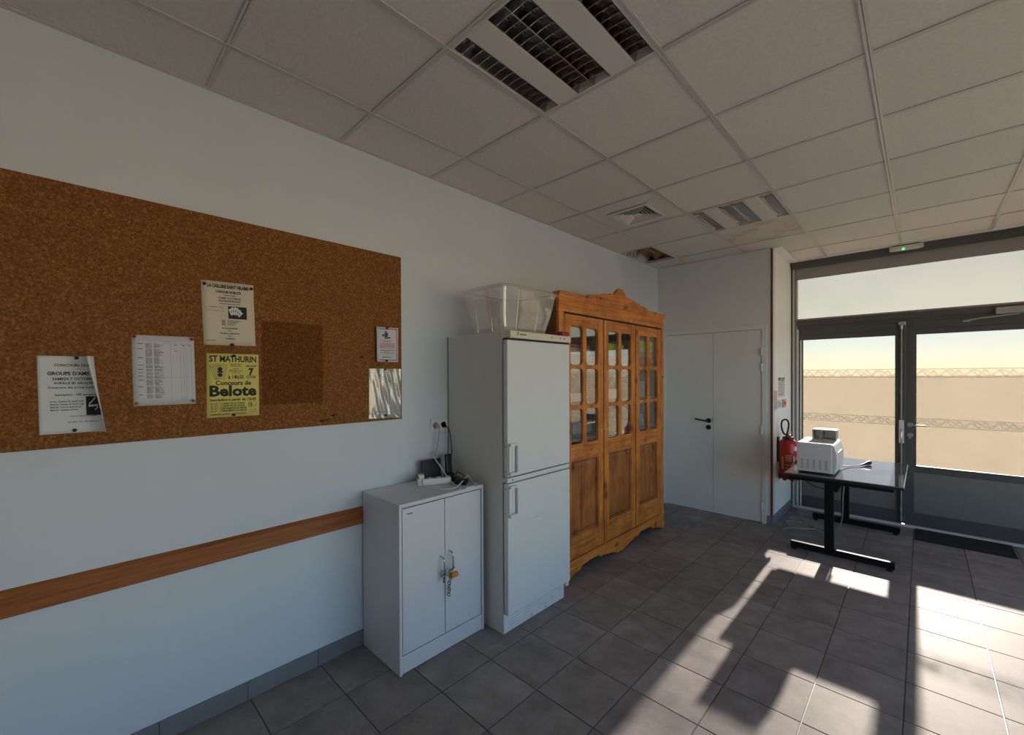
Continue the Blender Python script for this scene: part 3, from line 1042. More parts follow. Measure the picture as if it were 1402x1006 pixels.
def leaf(name, x0, x1, s0, s1):
    """one glazed leaf: stiles s0/s1 wide, rails, bottom panel, pane"""
    d = struct(name, (x0, YG, 0))
    ya, yb = 4.795, 4.855
    MB().box(x0, ya, 0.0225, x0 + s0, yb, 2.064).build('stile', 'alu_dark', d, 0.003)
    MB().box(x1 - s1, ya, 0.0225, x1, yb, 2.064).build('stile', 'alu_dark', d, 0.003)
    MB().box(x0 + s0, ya, 1.985, x1 - s1, yb, 2.064).build('top_rail', 'alu_dark', d, 0.003)
    MB().box(x0 + s0, ya + 0.006, 0.555, x1 - s1, yb, 0.605).build('lock_rail', 'alu_dark', d, 0.003)
    MB().box(x0 + s0, ya, 0.0225, x1 - s1, yb, 0.150).build('bottom_rail', 'alu_dark', d, 0.003)
    MB().box(x0 + s0, ya + 0.016, 0.15, x1 - s1, yb - 0.01, 0.555).build('door_panel', 'alu_panel', d)
    g = 0.016
    a, b = x0 + s0, x1 - s1
    MB().box(a, ya + 0.002, 0.605, b, ya + 0.03, 0.622).box(a, ya + 0.002, 1.930, b, ya + 0.03, 1.985).box(a, ya + 0.002, 0.622, a + g, ya + 0.03, 1.930).box(b - g, ya + 0.002, 0.622, b, ya + 0.03, 1.930).build('glazing_bead', 'alu_dark', d, 0.004)
    MB().box(a, YG - 0.002, 0.60, b, YG + 0.002, 1.985).build('window_pane', 'film', d)
    return d
d1 = leaf('door_1', 1.275, 2.168, 0.036, 0.036)
# lighter jamb profiles beside the left leaf
MB().box(1.270, 4.772, 0.022, 1.288, 4.794, 2.05).build('frame_jamb', 'alu_light', w1, 0.002)
MB().box(1.300, 4.780, 0.03, 1.316, 4.7945, 1.93).build('inner_bead', 'alu_light', d1, 0.003)
d2 = leaf('door_2', 2.188, 3.125, 0.072, 0.072)
MB().box(2.150, 4.780, 0.026, 2.196, 4.796, 2.064).build('meeting_stile_cover', 'alu_dark', d1, 0.003)
# espagnolette bolt on the left leaf
e = MB().cyl((2.166, 4.770, 0.05), (2.166, 4.770, 2.045), 0.006, seg=10)
for zz in (0.16, 0.62, 1.35, 1.72):
    e.box(2.158, 4.763, zz, 2.174, 4.781, zz + 0.03)
tag(e.build('bolt_rod', 'alu_mid', d1), 'grey vertical bolt rod')
MB().box(2.148, 4.750, 0.84, 2.186, 4.781, 1.072).build('bolt_case', 'alu_light', d1, 0.006)
MB().tube(smooth_path([(2.166, 4.748, 0.98), (2.166, 4.735, 0.965), (2.166, 4.728, 0.90), (2.166, 4.736, 0.845)], 5), [0.011] * 15 + [0.009], 10).build('bolt_lever', 'steel', d1)
MB().box(2.142, 4.760, 2.030, 2.196, 4.790, 2.062).cyl((2.166, 4.766, 1.99), (2.166, 4.766, 2.03), 0.010).build('bolt_keeper', 'steel', d1, 0.003)
# lever handle and cylinder on the right leaf
hd = MB().lathe((2.228, 4.795, 1.028), [(0.026, 0), (0.026, -0.007), (0.021, -0.010)], 24, 'y').cyl((2.228, 4.79, 1.028), (2.228, 4.735, 1.028), 0.009)
hd.tube(smooth_path([(2.228, 4.738, 1.028), (2.245, 4.732, 1.028), (2.30, 4.732, 1.027), (2.352, 4.734, 1.027)], 6), 0.008, 10)
tag(hd.build('door_handle', 'steel', d2), 'steel lever handle')
MB().lathe((2.228, 4.795, 0.925), [(0.024, 0), (0.024, -0.007), (0.019, -0.010)], 24, 'y').box(2.219, 4.778, 0.890, 2.237, 4.79, 0.925).build('lock_cylinder', 'steel', d2)
# door closer at the top of the right leaf
cl = MB().box(2.795, 4.725, 2.072, 3.06, 4.768, 2.132)
cl.build('door_closer', 'alu_mid', w1, 0.004)
MB().tube([(2.595, 4.765, 2.030), (2.70, 4.745, 2.048), (2.935, 4.735, 2.066)], 0.0075, 8).box(2.590, 4.755, 2.022, 2.64, 4.80, 2.040).build('closer_arm', 'alu_mid', w1)
# fixed glazing right of the doors
w2 = struct('window_2', (4.2, YG, 0))
MB().box(3.19, 4.795, 0.022, XE, 4.855, 0.12).box(3.19, 4.795, 2.0, XE, 4.855, 2.066).box(3.19, 4.795, 0.12, 3.26, 4.855, 2.0).box(4.2, 4.795, 0.12, 4.26, 4.855, 2.0).box(XE - 0.08, 4.795, 0.12, XE, 4.855, 2.0).build('window_frame', 'alu_dark', w2, 0.003)
MB().box(3.26, YG - 0.002, 0.12, XE - 0.08, YG + 0.002, 2.0).build('window_pane', 'film', w2)

# outside
smesh('ground_outside', MB().box(-300, 4.98, -0.25, 300, 700, -0.03), plain('pale_paving', (0.455, 0.36, 0.235), 1.0, var=0.06, vscale=0.8, spec=0.0))
smesh('ground_beside', MB().box(XE + 0.15, -60, -0.25, 60, 4.98, -0.03).box(-40, -60, -0.25, XE + 0.15, YB - 0.15, -0.03), plain('asphalt', (0.135, 0.13, 0.12), 1.0, var=0.1, vscale=0.8, spec=0.0))
smesh('bounce_slab_outside', MB().box(XR - 2.0, 4.98, -0.10, XE + 0.15, 7.6, -0.025), plain('bounce_slab_pale', (0.62, 0.59, 0.54), 1.0, var=0.05, vscale=2.0, spec=0.0))  # unseen pale slab, added to bounce sunlight up through the panes onto the ceiling

# ------------------------------------------------------------------ cork board and what is pinned to it
XB = 0.0115
board = MB().box(0.001, -1.63, 1.273, XB, 0.371, 2.262).build('cork_board', 'cork', None, 0.0015)
tag(board, 'large frameless cork notice board on the left wall', 'notice board')

def bil(c):
    """c: TL, TR, BR, BL as (y,z); returns w, h and fn(u,v,d) for metric u,v from the lower left"""
    tl, tr, br, bl = [Vector((0, *p)) for p in c]
    w = ((tr - tl).length + (br - bl).length) / 2
    h = ((tl - bl).length + (tr - br).length) / 2
    def fn(u, v, d):
        s, t = u / w, v / h
        p = (bl * (1 - s) + br * s) * (1 - t) + (tl * (1 - s) + tr * s) * t
        return (XB + 0.0012 + d, p.y, p.z)
    return w, h, fn

def paper(name, mat, w, h, fn, label, cat='flyer', n=8, group=None):
    mb = MB()
    g = [[fn(w * i / n, h * j / n, 0) for j in range(n + 1)] for i in range(n + 1)]
    b = [[Vector(fn(w * i / n, h * j / n, -0.0005)) for j in range(n + 1)] for i in range(n + 1)]
    N = (n + 1) ** 2
    vs = [p for row in g for p in row] + [p for row in b for p in row]
    q = lambda i, j: i * (n + 1) + j
    fs = []
    for i in range(n):
        for j in range(n):
            fs.append((q(i, j), q(i + 1, j), q(i + 1, j + 1), q(i, j + 1)))
            fs.append((N + q(i, j), N + q(i, j + 1), N + q(i + 1, j + 1), N + q(i + 1, j)))
    for i in range(n):
        for (a, b2) in ((q(i, 0), q(i + 1, 0)), (q(i + 1, n), q(i, n)), (q(0, i + 1), q(0, i)), (q(n, i), q(n, i + 1))):
            fs.append((a, N + a, N + b2, b2))
    mb.add(vs, fs, True)
    o = mb.build(name, mat, None, flip=False)
    return tag(o, label, cat, group)

rt = random.Random(11)
# yellow flyer
w, h, fn = bil([(-0.617, 1.641), (-0.410, 1.641), (-0.409, 1.350), (-0.617, 1.351)])
p = paper('flyer', 'paper_yellow', w, h, fn, 'yellow flyer with big black letters announcing a card contest', 'flyer')
k = MB(); kk = MB()
W = w
lettering(k, 'ST MATHURIN', W * 0.5, h * 0.872, h * 0.092, fn, W * 0.90, bold=0.03)
lettering(k, 'samedi', W * 0.845, h * 0.795, h * 0.036, fn, W * 0.20, bold=0.02)
lettering(k, '7', W * 0.845, h * 0.665, h * 0.105, fn, W * 0.10, bold=0.05)
lettering(k, 'OCTOBRE', W * 0.845, h * 0.610, h * 0.042, fn, W * 0.20, bold=0.02)
lettering(k, 'SALLE', W * 0.545, h * 0.755, h * 0.018, fn, W * 0.10, bold=0.02)
lettering(k, 'BERNARD GUY', W * 0.545, h * 0.722, h * 0.020, fn, W * 0.26, bold=0.02)
lettering(k, 'à 14h30', W * 0.545, h * 0.602, h * 0.062, fn, W * 0.30, bold=0.02)
for q in range(3):
    bars(k, W * 0.44, W * 0.66, h * (0.832 - 0.017 * q), h * 0.007, fn, rnd=rt)
bars(k, W * 0.46, W * 0.63, h * 0.698, h * 0.008, fn, rnd=rt)
lettering(k, 'Concours de', W * 0.50, h * 0.505, h * 0.068, fn, W * 0.68, bold=0.03)
lettering(k, 'Belote', W * 0.50, h * 0.335, h * 0.160, fn, W * 0.90, bold=0.04)
lettering(k, 'Inscription à partir de 13h30', W * 0.50, h * 0.255, h * 0.040, fn, W * 0.88, bold=0.035)
for q, s in enumerate(('1er LOT : 2 CAISSETTES DE VIANDE', '2e LOT : 2 CAISSETTES DE VIANDE', '3e LOT : 2 DEMI JAMBONS DE VENDEE', '4e LOT : 2 DEMI JAMBONS DE VENDEE')):
    lettering(k, s, W * 0.07, h * (0.200 - 0.038 * q), h * 0.027, fn, W * (0.64 if q < 2 else 0.68), 'l', bold=0.035)
lettering(k, 'BOURRICHES, BUVETTE - 1 LOT POUR TOUS', W * 0.07, h * 0.035, h * 0.023, fn, W * 0.66, 'l', bold=0.03)
lettering(k, '10', W * 0.785, h * 0.152, h * 0.070, fn, W * 0.075, 'l', bold=0.03)
lettering(k, 'Euros', W * 0.872, h * 0.168, h * 0.020, fn, W * 0.07, 'l', bold=0.0)
for a, b, c, d_ in ((0.775, 0.145, 0.955, 0.148), (0.952, 0.145, 0.955, 0.238), (0.775, 0.235, 0.955, 0.238)):
    rect(k, W * a, h * b, W * c, h * d_, fn)
lettering(k, 'Sur l’Ile', W * 0.875, h * 0.095, h * 0.020, fn, W * 0.14)
lettering(k, 'St Maurice', W * 0.875, h * 0.062, h * 0.020, fn, W * 0.17)
# playing cards: pale fan with a dark court figure
for q, a in enumerate((0.30, 0.14, -0.02, -0.17)):
    c0, s0 = math.cos(a), math.sin(a)
    ox, oy = W * (0.215 + 0.012 * q), h * 0.60
    cw, ch = W * 0.15, h * 0.235
    pts = [(-cw / 2, 0), (cw / 2, 0), (cw / 2, ch), (-cw / 2, ch)]
    T2 = lambda u, v: (ox + u * c0 - v * s0, oy + u * s0 + v * c0)
    poly(kk, [T2(*z) for z in pts], fn, 0.0005 + 0.0001 * q)
    for (u0, v0, u1, v1) in ((-cw / 2, 0, -cw / 2 + 0.0008, ch), (cw / 2 - 0.0008, 0, cw / 2, ch), (-cw / 2, ch - 0.0008, cw / 2, ch), (-cw / 2, 0, cw / 2, 0.0008)):
        poly(k, [T2(*z) for z in ((u0, v0), (u1, v0), (u1, v1), (u0, v1))], fn, 0.00056 + 0.0001 * q)
    disc(k, *T2(-cw * 0.34, ch * 0.86), 0.0022, fn, 0.00056 + 0.0001 * q)
disc(k, W * 0.245, h * 0.755, W * 0.045, fn, 0.0010, h * 0.032)
disc(k, W * 0.245, h * 0.665, W * 0.045, fn, 0.0010, h * 0.032)
disc(k, W * 0.225, h * 0.712, W * 0.030, fn, 0.0010, h * 0.014)
disc(k, W * 0.270, h * 0.712, W * 0.030, fn, 0.0010, h * 0.014)
k.build('printed_text', 'ink', p, flip=False)
kk.build('printed_cards', 'paper_pale_yellow', p, flip=False)

# beige flyer above it
w, h, fn = bil([(-0.635, 1.966), (-0.430, 1.971), (-0.422, 1.681), (-0.626, 1.678)])
p = paper('flyer', 'paper_beige', w, h, fn, 'beige flyer with a picture of playing cards, topmost on the cork board')
W = w
k = MB(); kw = MB()
lettering(k, 'LA CAILLERE SAINT HILAIRE', W * 0.50, h * 0.903, h * 0.048, fn, W * 0.78, bold=0.055)
lettering(k, 'CONCOURS DE BELOTE', W * 0.50, h * 0.826, h * 0.034, fn, W * 0.48, bold=0.055)
for s, v, ww, hh in (('Vous accueille', 0.785, 0.22, 0.016), ('LE SAMEDI 14 OCTOBRE 2023', 0.735, 0.43, 0.020), ('SALLE DES FETES MUNICIPALE', 0.690, 0.42, 0.020), ('Ouverture des portes 13h30', 0.650, 0.38, 0.014)):
    lettering(k, s, W * 0.52, h * v, h * hh * 1.15, fn, W * ww, bold=0.035)
lettering(k, 'Engagement 10€ pp', W * 0.13, h * 0.590, h * 0.018, fn, W * 0.26, 'l', bold=0.01)
lettering(k, '1 lot au 2ème jeu', W * 0.11, h * 0.535, h * 0.018, fn, W * 0.28, 'l', bold=0.01)
rect(k, W * 0.48, h * 0.425, W * 0.845, h * 0.622, fn)
for q, a in enumerate((0.35, 0.10, -0.15, -0.42, -0.70)):
    c0, s0 = math.cos(a), math.sin(a)
    ox, oy = W * 0.60, h * 0.428
    cw, ch = W * 0.085, h * (0.165, 0.18, 0.18, 0.165, 0.15)[q]
    T2 = lambda u, v: (ox + u * c0 - v * s0, oy + u * s0 + v * c0)
    poly(kw, [T2(*z) for z in ((-cw / 2, 0.018), (cw / 2, 0.018), (cw / 2, ch), (-cw / 2, ch))], fn, 0.0007 + 0.00012 * q)
    for vv in (0.45, 0.7):
        disc(k, *T2(0, ch * vv), 0.003, fn, 0.00076 + 0.00012 * q)
    poly(k, [T2(*z) for z in ((-cw / 2, 0.018), (-cw / 2 + 0.001, 0.018), (-cw / 2 + 0.001, ch), (-cw / 2, ch))], fn, 0.00076 + 0.00012 * q)
for q in range(4):
    bars(k, W * 0.35, W * 0.42, h * (0.385 - 0.022 * q), h * 0.011, fn, rnd=rt)
    bars(k, W * 0.46, W * (0.72 - 0.05 * q), h * (0.385 - 0.022 * q), h * 0.009, fn, rnd=rt)
for s, v, ww in (('Un lot par participant', 0.262, 0.30), ('Buvette et pâtisseries', 0.180, 0.36), ('BOURRICHE', 0.095, 0.16)):
    lettering(k, s, W * 0.50, h * v, h * 0.024, fn, W * ww, bold=0.035)
bars(k, W * 0.46, W * 0.54, h * 0.228, h * 0.009, fn, rnd=rt)
bars(k, W * 0.46, W * 0.54, h * 0.145, h * 0.009, fn, rnd=rt)
bars(k, W * 0.05, W * 0.23, h * 0.070, h * 0.008, fn, rnd=rt)
k.build('printed_text', 'ink', p, flip=False)
kw.build('printed_cards', 'paper', p, flip=False)

# white flyer whose right edge has rolled off the board
W, h = 0.210, 0.288
def fn_curl(u, v, d):
    t = v / h
    s0 = 0.104
    th_max = 1.55 + 1.05 * t
    y0, z0 = -1.1215 + 0.0045 * (1 - t), 1.326 + v
    if u <= s0:
        return (XB + 0.0015 + d, y0 + u, z0)
    L = 0.21 - s0
    Rr = L / th_max
    th = (u - s0) / Rr
    n = Vector((math.cos(th), -math.sin(th)))
    return (XB + 0.0015 + Rr * (1 - math.cos(th)) + d * n.x, y0 + s0 + Rr * math.sin(th) + d * n.y, z0)
p = paper('flyer', 'paper', W, h, fn_curl, 'white flyer with a curled right edge, farthest left on the cork board', n=24)
k = MB()
fn = fn_curl
for s, v, hh, ww, b_ in (('CONCOURS DE BELOTE', 0.868, 0.030, 0.128, 0.03), ('au', 0.830, 0.012, 0.010, 0.03), ("GROUPE D'AMIS", 0.755, 0.042, 0.112, 0.035), ('SAMEDI 7 OCTOBRE 2023', 0.690, 0.032, 0.140, 0.03),
                         ('AVRILLE 85 SALLE ESPACE', 0.638, 0.027, 0.134, 0.03), ('Ouverture des portes à partir de 13h', 0.582, 0.026, 0.164, 0.025), ('Inscription : 10€ par personne', 0.488, 0.026, 0.128, 0.025)):
    lettering(k, s, 0.080 if s.startswith('GROUPE') else 0.106, h * v, h * hh, fn, ww, bold=b_)
for q, s in enumerate(('1er lot : 2 paniers de viande rouge', '2ème lot : 2 paniers de viande rouge', '3ème lot : 2 lots de viande de porc', '4ème lot : 2 plateaux de fruits')):
    lettering(k, s, 0.028, h * (0.405 - 0.036 * q), h * 0.020, fn, (0.088, 0.088, 0.083, 0.072)[q], 'l', bold=0.025)
lettering(k, '1 lot à chaque participant', 0.078, h * 0.212, h * 0.017, fn, 0.080, 'l', bold=0.02)
lettering(k, 'Sur place, bar, café, pâtisseries', 0.072, h * 0.138, h * 0.017, fn, 0.088, 'l', bold=0.02)
for a in range(6):                       # small picture on the rolled part
    rect(k, 0.122 + 0.010 * a, h * 0.225, 0.132 + 0.010 * a, h * 0.475, fn)
rect(k, 0.012, h * 0.022, 0.205, h * 0.0235, fn) if False else None
k.build('printed_text', 'ink', p, flip=False)
kw = MB()
for (u0, v0, u1, v1, t_) in ((0.131, 0.36, 0.155, 0.45, 0.022), (0.129, 0.335, 0.168, 0.345, 0.025), (0.150, 0.285, 0.166, 0.325, 0.02)):
    n_ = 6
    for q in range(n_):
        a, b = q / n_, (q + 1) / n_
        poly(kw, [(u0 + (u1 - u0) * a, h * (v0 + (v1 - v0) * a)), (u0 + (u1 - u0) * b, h * (v0 + (v1 - v0) * b)), (u0 + (u1 - u0) * b, h * (v0 + (v1 - v0) * b + t_)), (u0 + (u1 - u0) * a, h * (v0 + (v1 - v0) * a + t_))], fn, 0.0009)
kw.build('printed_cards', 'paper', p, flip=False)

# list
w, h, fn = bil([(-0.866, 1.706), (-0.662, 1.709), (-0.656, 1.418), (-0.861, 1.417)])
p = paper('notice_sheet', 'paper_lilac', w, h, fn, 'white sheet with a printed table, held by two red and two brass pins', 'notice')
W = w
k = MB(); kg = MB()
lettering(k, 'Planning des salles', W * 0.54, h * 0.915, h * 0.009, fn, W * 0.16)
for u in (0.60, 0.76, 0.81, 0.85, 0.94):
    rect(kg, W * u, h * 0.07, W * u + 0.0006, h * 0.89, fn)
for v in (0.93, 0.89, 0.40):
    rect(kg, W * 0.08, h * v, W * 0.95, h * v + 0.0006, fn)
v = 0.875
blocks = [5, 10, 8, 4, 3, 3, 4, 7, 9, 5]
for nb in blocks:
    bars(k, W * 0.08, W * (0.08 + rt.uniform(0.05, 0.09)), h * v, h * 0.008, fn, rnd=rt, words=False)
    for q in range(nb):
        bars(kg, W * 0.205, W * 0.305, h * v, h * 0.0062, fn, rnd=rt)
        bars(kg, W * 0.335, W * rt.uniform(0.40, 0.50), h * v, h * 0.0062, fn, rnd=rt)
        v -= 0.0118
    v -= 0.011
for u in (0.665, 0.79, 0.89):
    bars(k, W * u, W * (u + 0.05), h * 0.868, h * 0.008, fn, rnd=rt)
bars(k, W * 0.665, W * 0.715, h * 0.785, h * 0.008, fn, rnd=rt)
k.build('printed_text', 'ink', p, flip=False)
kg.build('printed_table', 'ink_grey', p, flip=False)

# small notice with red and blue border
w, h, fn = bil([(0.191, 1.825), (0.348, 1.828), (0.347, 1.620), (0.193, 1.621)])
def fn_e(u, v, d, f0=fn, W_=w):
    x, y, z = f0(u, v, d)
    s = max(0.0, 1 - u / (0.25 * W_))
    return (x + 0.02 * s * s, y + 0.004 * s, z)
fn = fn_e
p = paper('notice_sheet', 'paper_lilac', w, h, fn, 'small white notice with red and blue border above the plastic sleeve', 'notice')
W = w
kb = MB(); kr = MB(); k = MB()
for q in range(8):
    a, b = 0.08 + 0.86 * q / 8, 0.08 + 0.86 * (q + 1) / 8
    rect(kb if q < 4 else kr, W * a, h * 0.045, W * b, h * 0.065, fn)
    rect(kb if q < 4 else kr, W * a, h * 0.935, W * b, h * 0.955, fn)
rect(kb, W * 0.08, h * 0.045, W * 0.105, h * 0.955, fn)
rect(kr, W * 0.915, h * 0.045, W * 0.94, h * 0.955, fn)
# small figure of a postal worker with a bag
disc(kr, W * 0.47, h * 0.862, W * 0.055, fn, 0.0008, h * 0.026)
poly(kb, [(W * 0.40, h * 0.72), (W * 0.54, h * 0.72), (W * 0.57, h * 0.83), (W * 0.42, h * 0.835)], fn)
poly(kb, [(W * 0.42, h * 0.655), (W * 0.47, h * 0.655), (W * 0.47, h * 0.72), (W * 0.42, h * 0.72)], fn)
poly(kb, [(W * 0.50, h * 0.66), (W * 0.55, h * 0.66), (W * 0.54, h * 0.72), (W * 0.48, h * 0.72)], fn)
poly(kb, [(W * 0.30, h * 0.745), (W * 0.36, h * 0.715), (W * 0.41, h * 0.79), (W * 0.34, h * 0.80)], fn)
disc(k, W * 0.60, h * 0.700, W * 0.05, fn, 0.0008, h * 0.022)
for q, (a, b) in enumerate(((0.28, 0.76), (0.36, 0.68))):
    bars(k, W * a, W * b, h * (0.605 - 0.03 * q), h * 0.009, fn, rnd=rt)
for q in range(5):
    bars(kr, W * 0.20, W * 0.84, h * (0.525 - 0.032 * q), h * 0.014, fn, rnd=rt)
for q, (a, b, t_) in enumerate(((0.18, 0.86, 0.016), (0.40, 0.62, 0.010), (0.17, 0.82, 0.012), (0.42, 0.60, 0.008))):
    bars(k, W * a, W * b, h * (0.325 - 0.035 * q), h * t_, fn, rnd=rt)
bars(k, W * 0.33, W * 0.70, h * 0.125, h * 0.02, fn, rnd=rt)
kb.build('printed_border', 'ink_blue', p, flip=False)
kr.build('printed_red', 'ink_red', p, flip=False)
k.build('printed_text', 'ink', p, flip=False)

# sheet in a crumpled clear sleeve
w, h, fn0 = bil([(0.156, 1.579), (0.362, 1.580), (0.362, 1.284), (0.153, 1.289)])
rs = random.Random(3)
ph = [(rs.uniform(20, 70), rs.uniform(10, 45), rs.uniform(0, 6.28)) for _ in range(6)]
W = w
p = paper('sleeved_sheet', 'paper_grey', w, h, fn0, 'grey sheet in a crumpled plastic sleeve at the lower right cork board corner', 'notice')
k = MB(); ko = MB()
lettering(k, 'Tél', W * 0.17, h * 0.850, h * 0.045, fn0, W * 0.22, 'l', bold=0.02)
poly(ko, [(W * 0.16, h * 0.76), (W * 0.40, h * 0.86), (W * 0.58, h * 0.84), (W * 0.56, h * 0.60), (W * 0.40, h * 0.55), (W * 0.22, h * 0.66)], fn0)
bars(k, W * 0.30, W * 0.72, h * 0.735, h * 0.016, fn0, rnd=rt)
for q in range(8):
    rect(k, W * (0.28 + 0.055 * q), h * 0.30, W * (0.28 + 0.055 * q) + 0.0007, h * 0.72, fn0)
bars(k, W * 0.12, W * 0.60, h * 0.125, h * 0.012, fn0, rnd=rt)
k.build('printed_text', 'ink_grey', p, flip=False)
ko.build('printed_patch', plain('pale_peach_print', (0.56, 0.42, 0.36), 0.7), p, flip=False)
def fn_s(u, v, d):
    x, y, z = fn0(u, v, 0)
    b = 0
    for (a, c, e_) in ph:
        b += math.sin(a * u * 2.6 + c * v * 1.1 + e_)
    edge = min(1.0, 12 * min(u / w, 1 - u / w, v / h, 1 - v / h) + 0.1)
    return (x + 0.0045 + 0.0014 * b * edge, y, z)
mb = MB()
n = 40
mb.add([fn_s(w * i / n, h * j / n, 0) for i in range(n + 1) for j in range(n + 1)], [(i * (n + 1) + j, (i + 1) * (n + 1) + j, (i + 1) * (n + 1) + j + 1, i * (n + 1) + j + 1) for i in range(n) for j in range(n)], True)
mb.build('plastic_sleeve', 'sleeve', p, flip=False)

# push pins: first one built, the others copied
def pin(y, z, mat, label, off=0.002, grp=None):
    mb = MB().lathe((XB + off, y, z), [(0.0065, 0), (0.0068, 0.0025), (0.0045, 0.006), (0.0040, 0.0085), (0.0062, 0.0115), (0.0052, 0.0145), (0.001, 0.0152)], 12, 'x')
    tag(mb.build('push_pin', mat, None), label, 'push pin', grp)
PINS = [(-1.021, 1.608, 'pin_black', 'black push pin at the top of the curled white flyer'), (-1.028, 1.336, 'pin_black', 'black push pin at the bottom of the curled white flyer'),
        (-0.858, 1.700, 'pin_red', 'red push pin in the upper left corner of the printed table sheet'), (-0.670, 1.699, 'pin_red', 'red push pin in the upper right corner of the printed table sheet'),
        (-0.852, 1.427, 'pin_gold', 'brass pin in the lower left corner of the printed table sheet'), (-0.665, 1.431, 'pin_gold', 'brass pin in the lower right corner of the printed table sheet'),
        (-0.623, 1.949, 'pin_black', 'black push pin in the upper left corner of the beige flyer'), (-0.440, 1.951, 'pin_black', 'black push pin in the upper right corner of the beige flyer'),
        (-0.519, 1.683, 'pin_black', 'black push pin at the bottom edge of the beige flyer'), (-0.513, 1.632, 'pin_black', 'black push pin at the top edge of the yellow flyer'),
        (-0.515, 1.359, 'pin_black', 'black push pin at the bottom edge of the yellow flyer'), (0.271, 1.822, 'pin_red', 'dark red pin at the top of the red and blue bordered notice'),
        (0.267, 1.628, 'pin_black', 'black push pin at the bottom of the red and blue bordered notice'), (0.257, 1.576, 'pin_gold', 'brass pin at the top of the plastic sleeve'),
        (0.257, 1.304, 'pin_black', 'black push pin at the bottom of the plastic sleeve')]
for y, z, mt, lb in PINS:
    pin(y, z, mt, lb, 0.006 if 'sleeve' in lb else 0.0025)
LOOSE = [(0.107, 1.643, 'loose black pin in bare cork left of the small bordered notice'), (0.215, 1.599, 'loose black pin between the bordered notice and the plastic sleeve'),
         (-0.119, 1.297, 'loose black pin near the bottom edge of the cork board, first of three'), (-0.088, 1.301, 'loose black pin near the bottom edge of the cork board, middle of three'),
         (-0.058, 1.324, 'loose black pin near the bottom edge of the cork board, highest of three')]
for y, z, lb in LOOSE:
    mb = MB().tube([(XB + 0.0005, y, z), (XB + 0.006, y + 0.001, z), (XB + 0.0075, y + 0.009, z + 0.002), (XB + 0.006, y + 0.016, z + 0.003)], [0.004, 0.0042, 0.0045, 0.003], 8)
    tag(mb.build('push_pin', 'pin_black', None), lb, 'push pin')

# ------------------------------------------------------------------ white metal cabinet
cx0, cx1, cy0, cy1, cz = 0.012, 0.400, 0.113, 0.690, 0.878
cab = thing('metal_cabinet', 'low white metal cupboard with two chained doors beside the refrigerator', 'cupboard', (0.2, 0.4, 0))
MB().box(cx0, cy0, 0, cx1, cy0 + 0.016, cz).build('side_panel', 'white_metal', cab, 0.002)
MB().box(cx0, cy1 - 0.016, 0, cx1, cy1, cz).build('side_panel', 'white_metal', cab, 0.002)
MB().box(cx0, cy0 + 0.016, cz - 0.020, cx1, cy1 - 0.016, cz).build('top_panel', 'white_metal', cab, 0.0015)
MB().box(cx0, cy0 + 0.016, 0.0, cx0 + 0.01, cy1 - 0.016, cz - 0.02).build('back_panel', 'gap', cab)
MB().box(cx0 + 0.02, cy0 + 0.016, 0.004, cx1 - 0.004, cy1 - 0.016, 0.094).build('plinth', 'white_metal', cab, 0.0015)
MB().box(cx0 + 0.01, cy0 + 0.016, 0.094, cx1 - 0.024, cy1 - 0.016, cz - 0.02).build('carcass_inside', 'gap', cab)
ym = 0.402
dl = MB().box(cx1 - 0.022, cy0 + 0.021, 0.100, cx1 - 0.003, ym - 0.002, cz - 0.026).build('cabinet_door', 'white_metal', cab, 0.0015)
dr = MB().box(cx1 - 0.022, ym + 0.002, 0.100, cx1 - 0.003, cy1 - 0.021, cz - 0.026).build('cabinet_door', 'white_metal', cab, 0.0015)
def bow(y, z0, z1, d):
    mb = MB().tube(smooth_path([(cx1 - 0.004, y, z1), (cx1 + 0.016, y, z1 - 0.002), (cx1 + 0.028, y, z1 - 0.018), (cx1 + 0.030, y + 0.001, (z0 + z1) / 2), (cx1 + 0.028, y + 0.002, z0 + 0.018), (cx1 + 0.016, y + 0.002, z0 + 0.002), (cx1 - 0.004, y + 0.002, z0)], 5), 0.0050, 10)
    tag(mb.build('door_pull', 'chrome', d), 'chrome bow handle')
bow(0.372, 0.430, 0.540, dl)
bow(0.432, 0.445, 0.555, dr)
# label sticker in the corner of the left door, scratches
st = MB()
fx = lambda u, v, d: (cx1 - 0.0028 + d, u, v)
pts = [(0.150 + 0.010 * math.cos(a), 0.8235 + 0.010 * math.sin(a)) for a in [PI / 2 + PI * q / 6 for q in range(7)]] + [(0.205 + 0.010 * math.cos(a), 0.8235 + 0.010 * math.sin(a)) for a in [-PI / 2 + PI * q / 6 for q in range(7)]]
poly(st, pts, fx, 0.0004)
sk = st.build('door_sticker', 'paper', dl, flip=False)
sk2 = MB(); lettering(sk2, 'nu-no', 0.178, 0.8180, 0.010, fx, 0.034, bold=0.05, d=0.0009)
sk2.build('sticker_text', 'ink', dl, flip=False)
sc_ = MB()
for (a, b, c, d_) in ((0.141, 0.842, 0.149, 0.8435), (0.140, 0.118, 0.152, 0.1195), (0.147, 0.112, 0.1485, 0.124)):
    rect(sc_, a, b, c, d_, fx, 0.0006)
sc_.build('paint_chip', 'ink_grey', dl, flip=False)
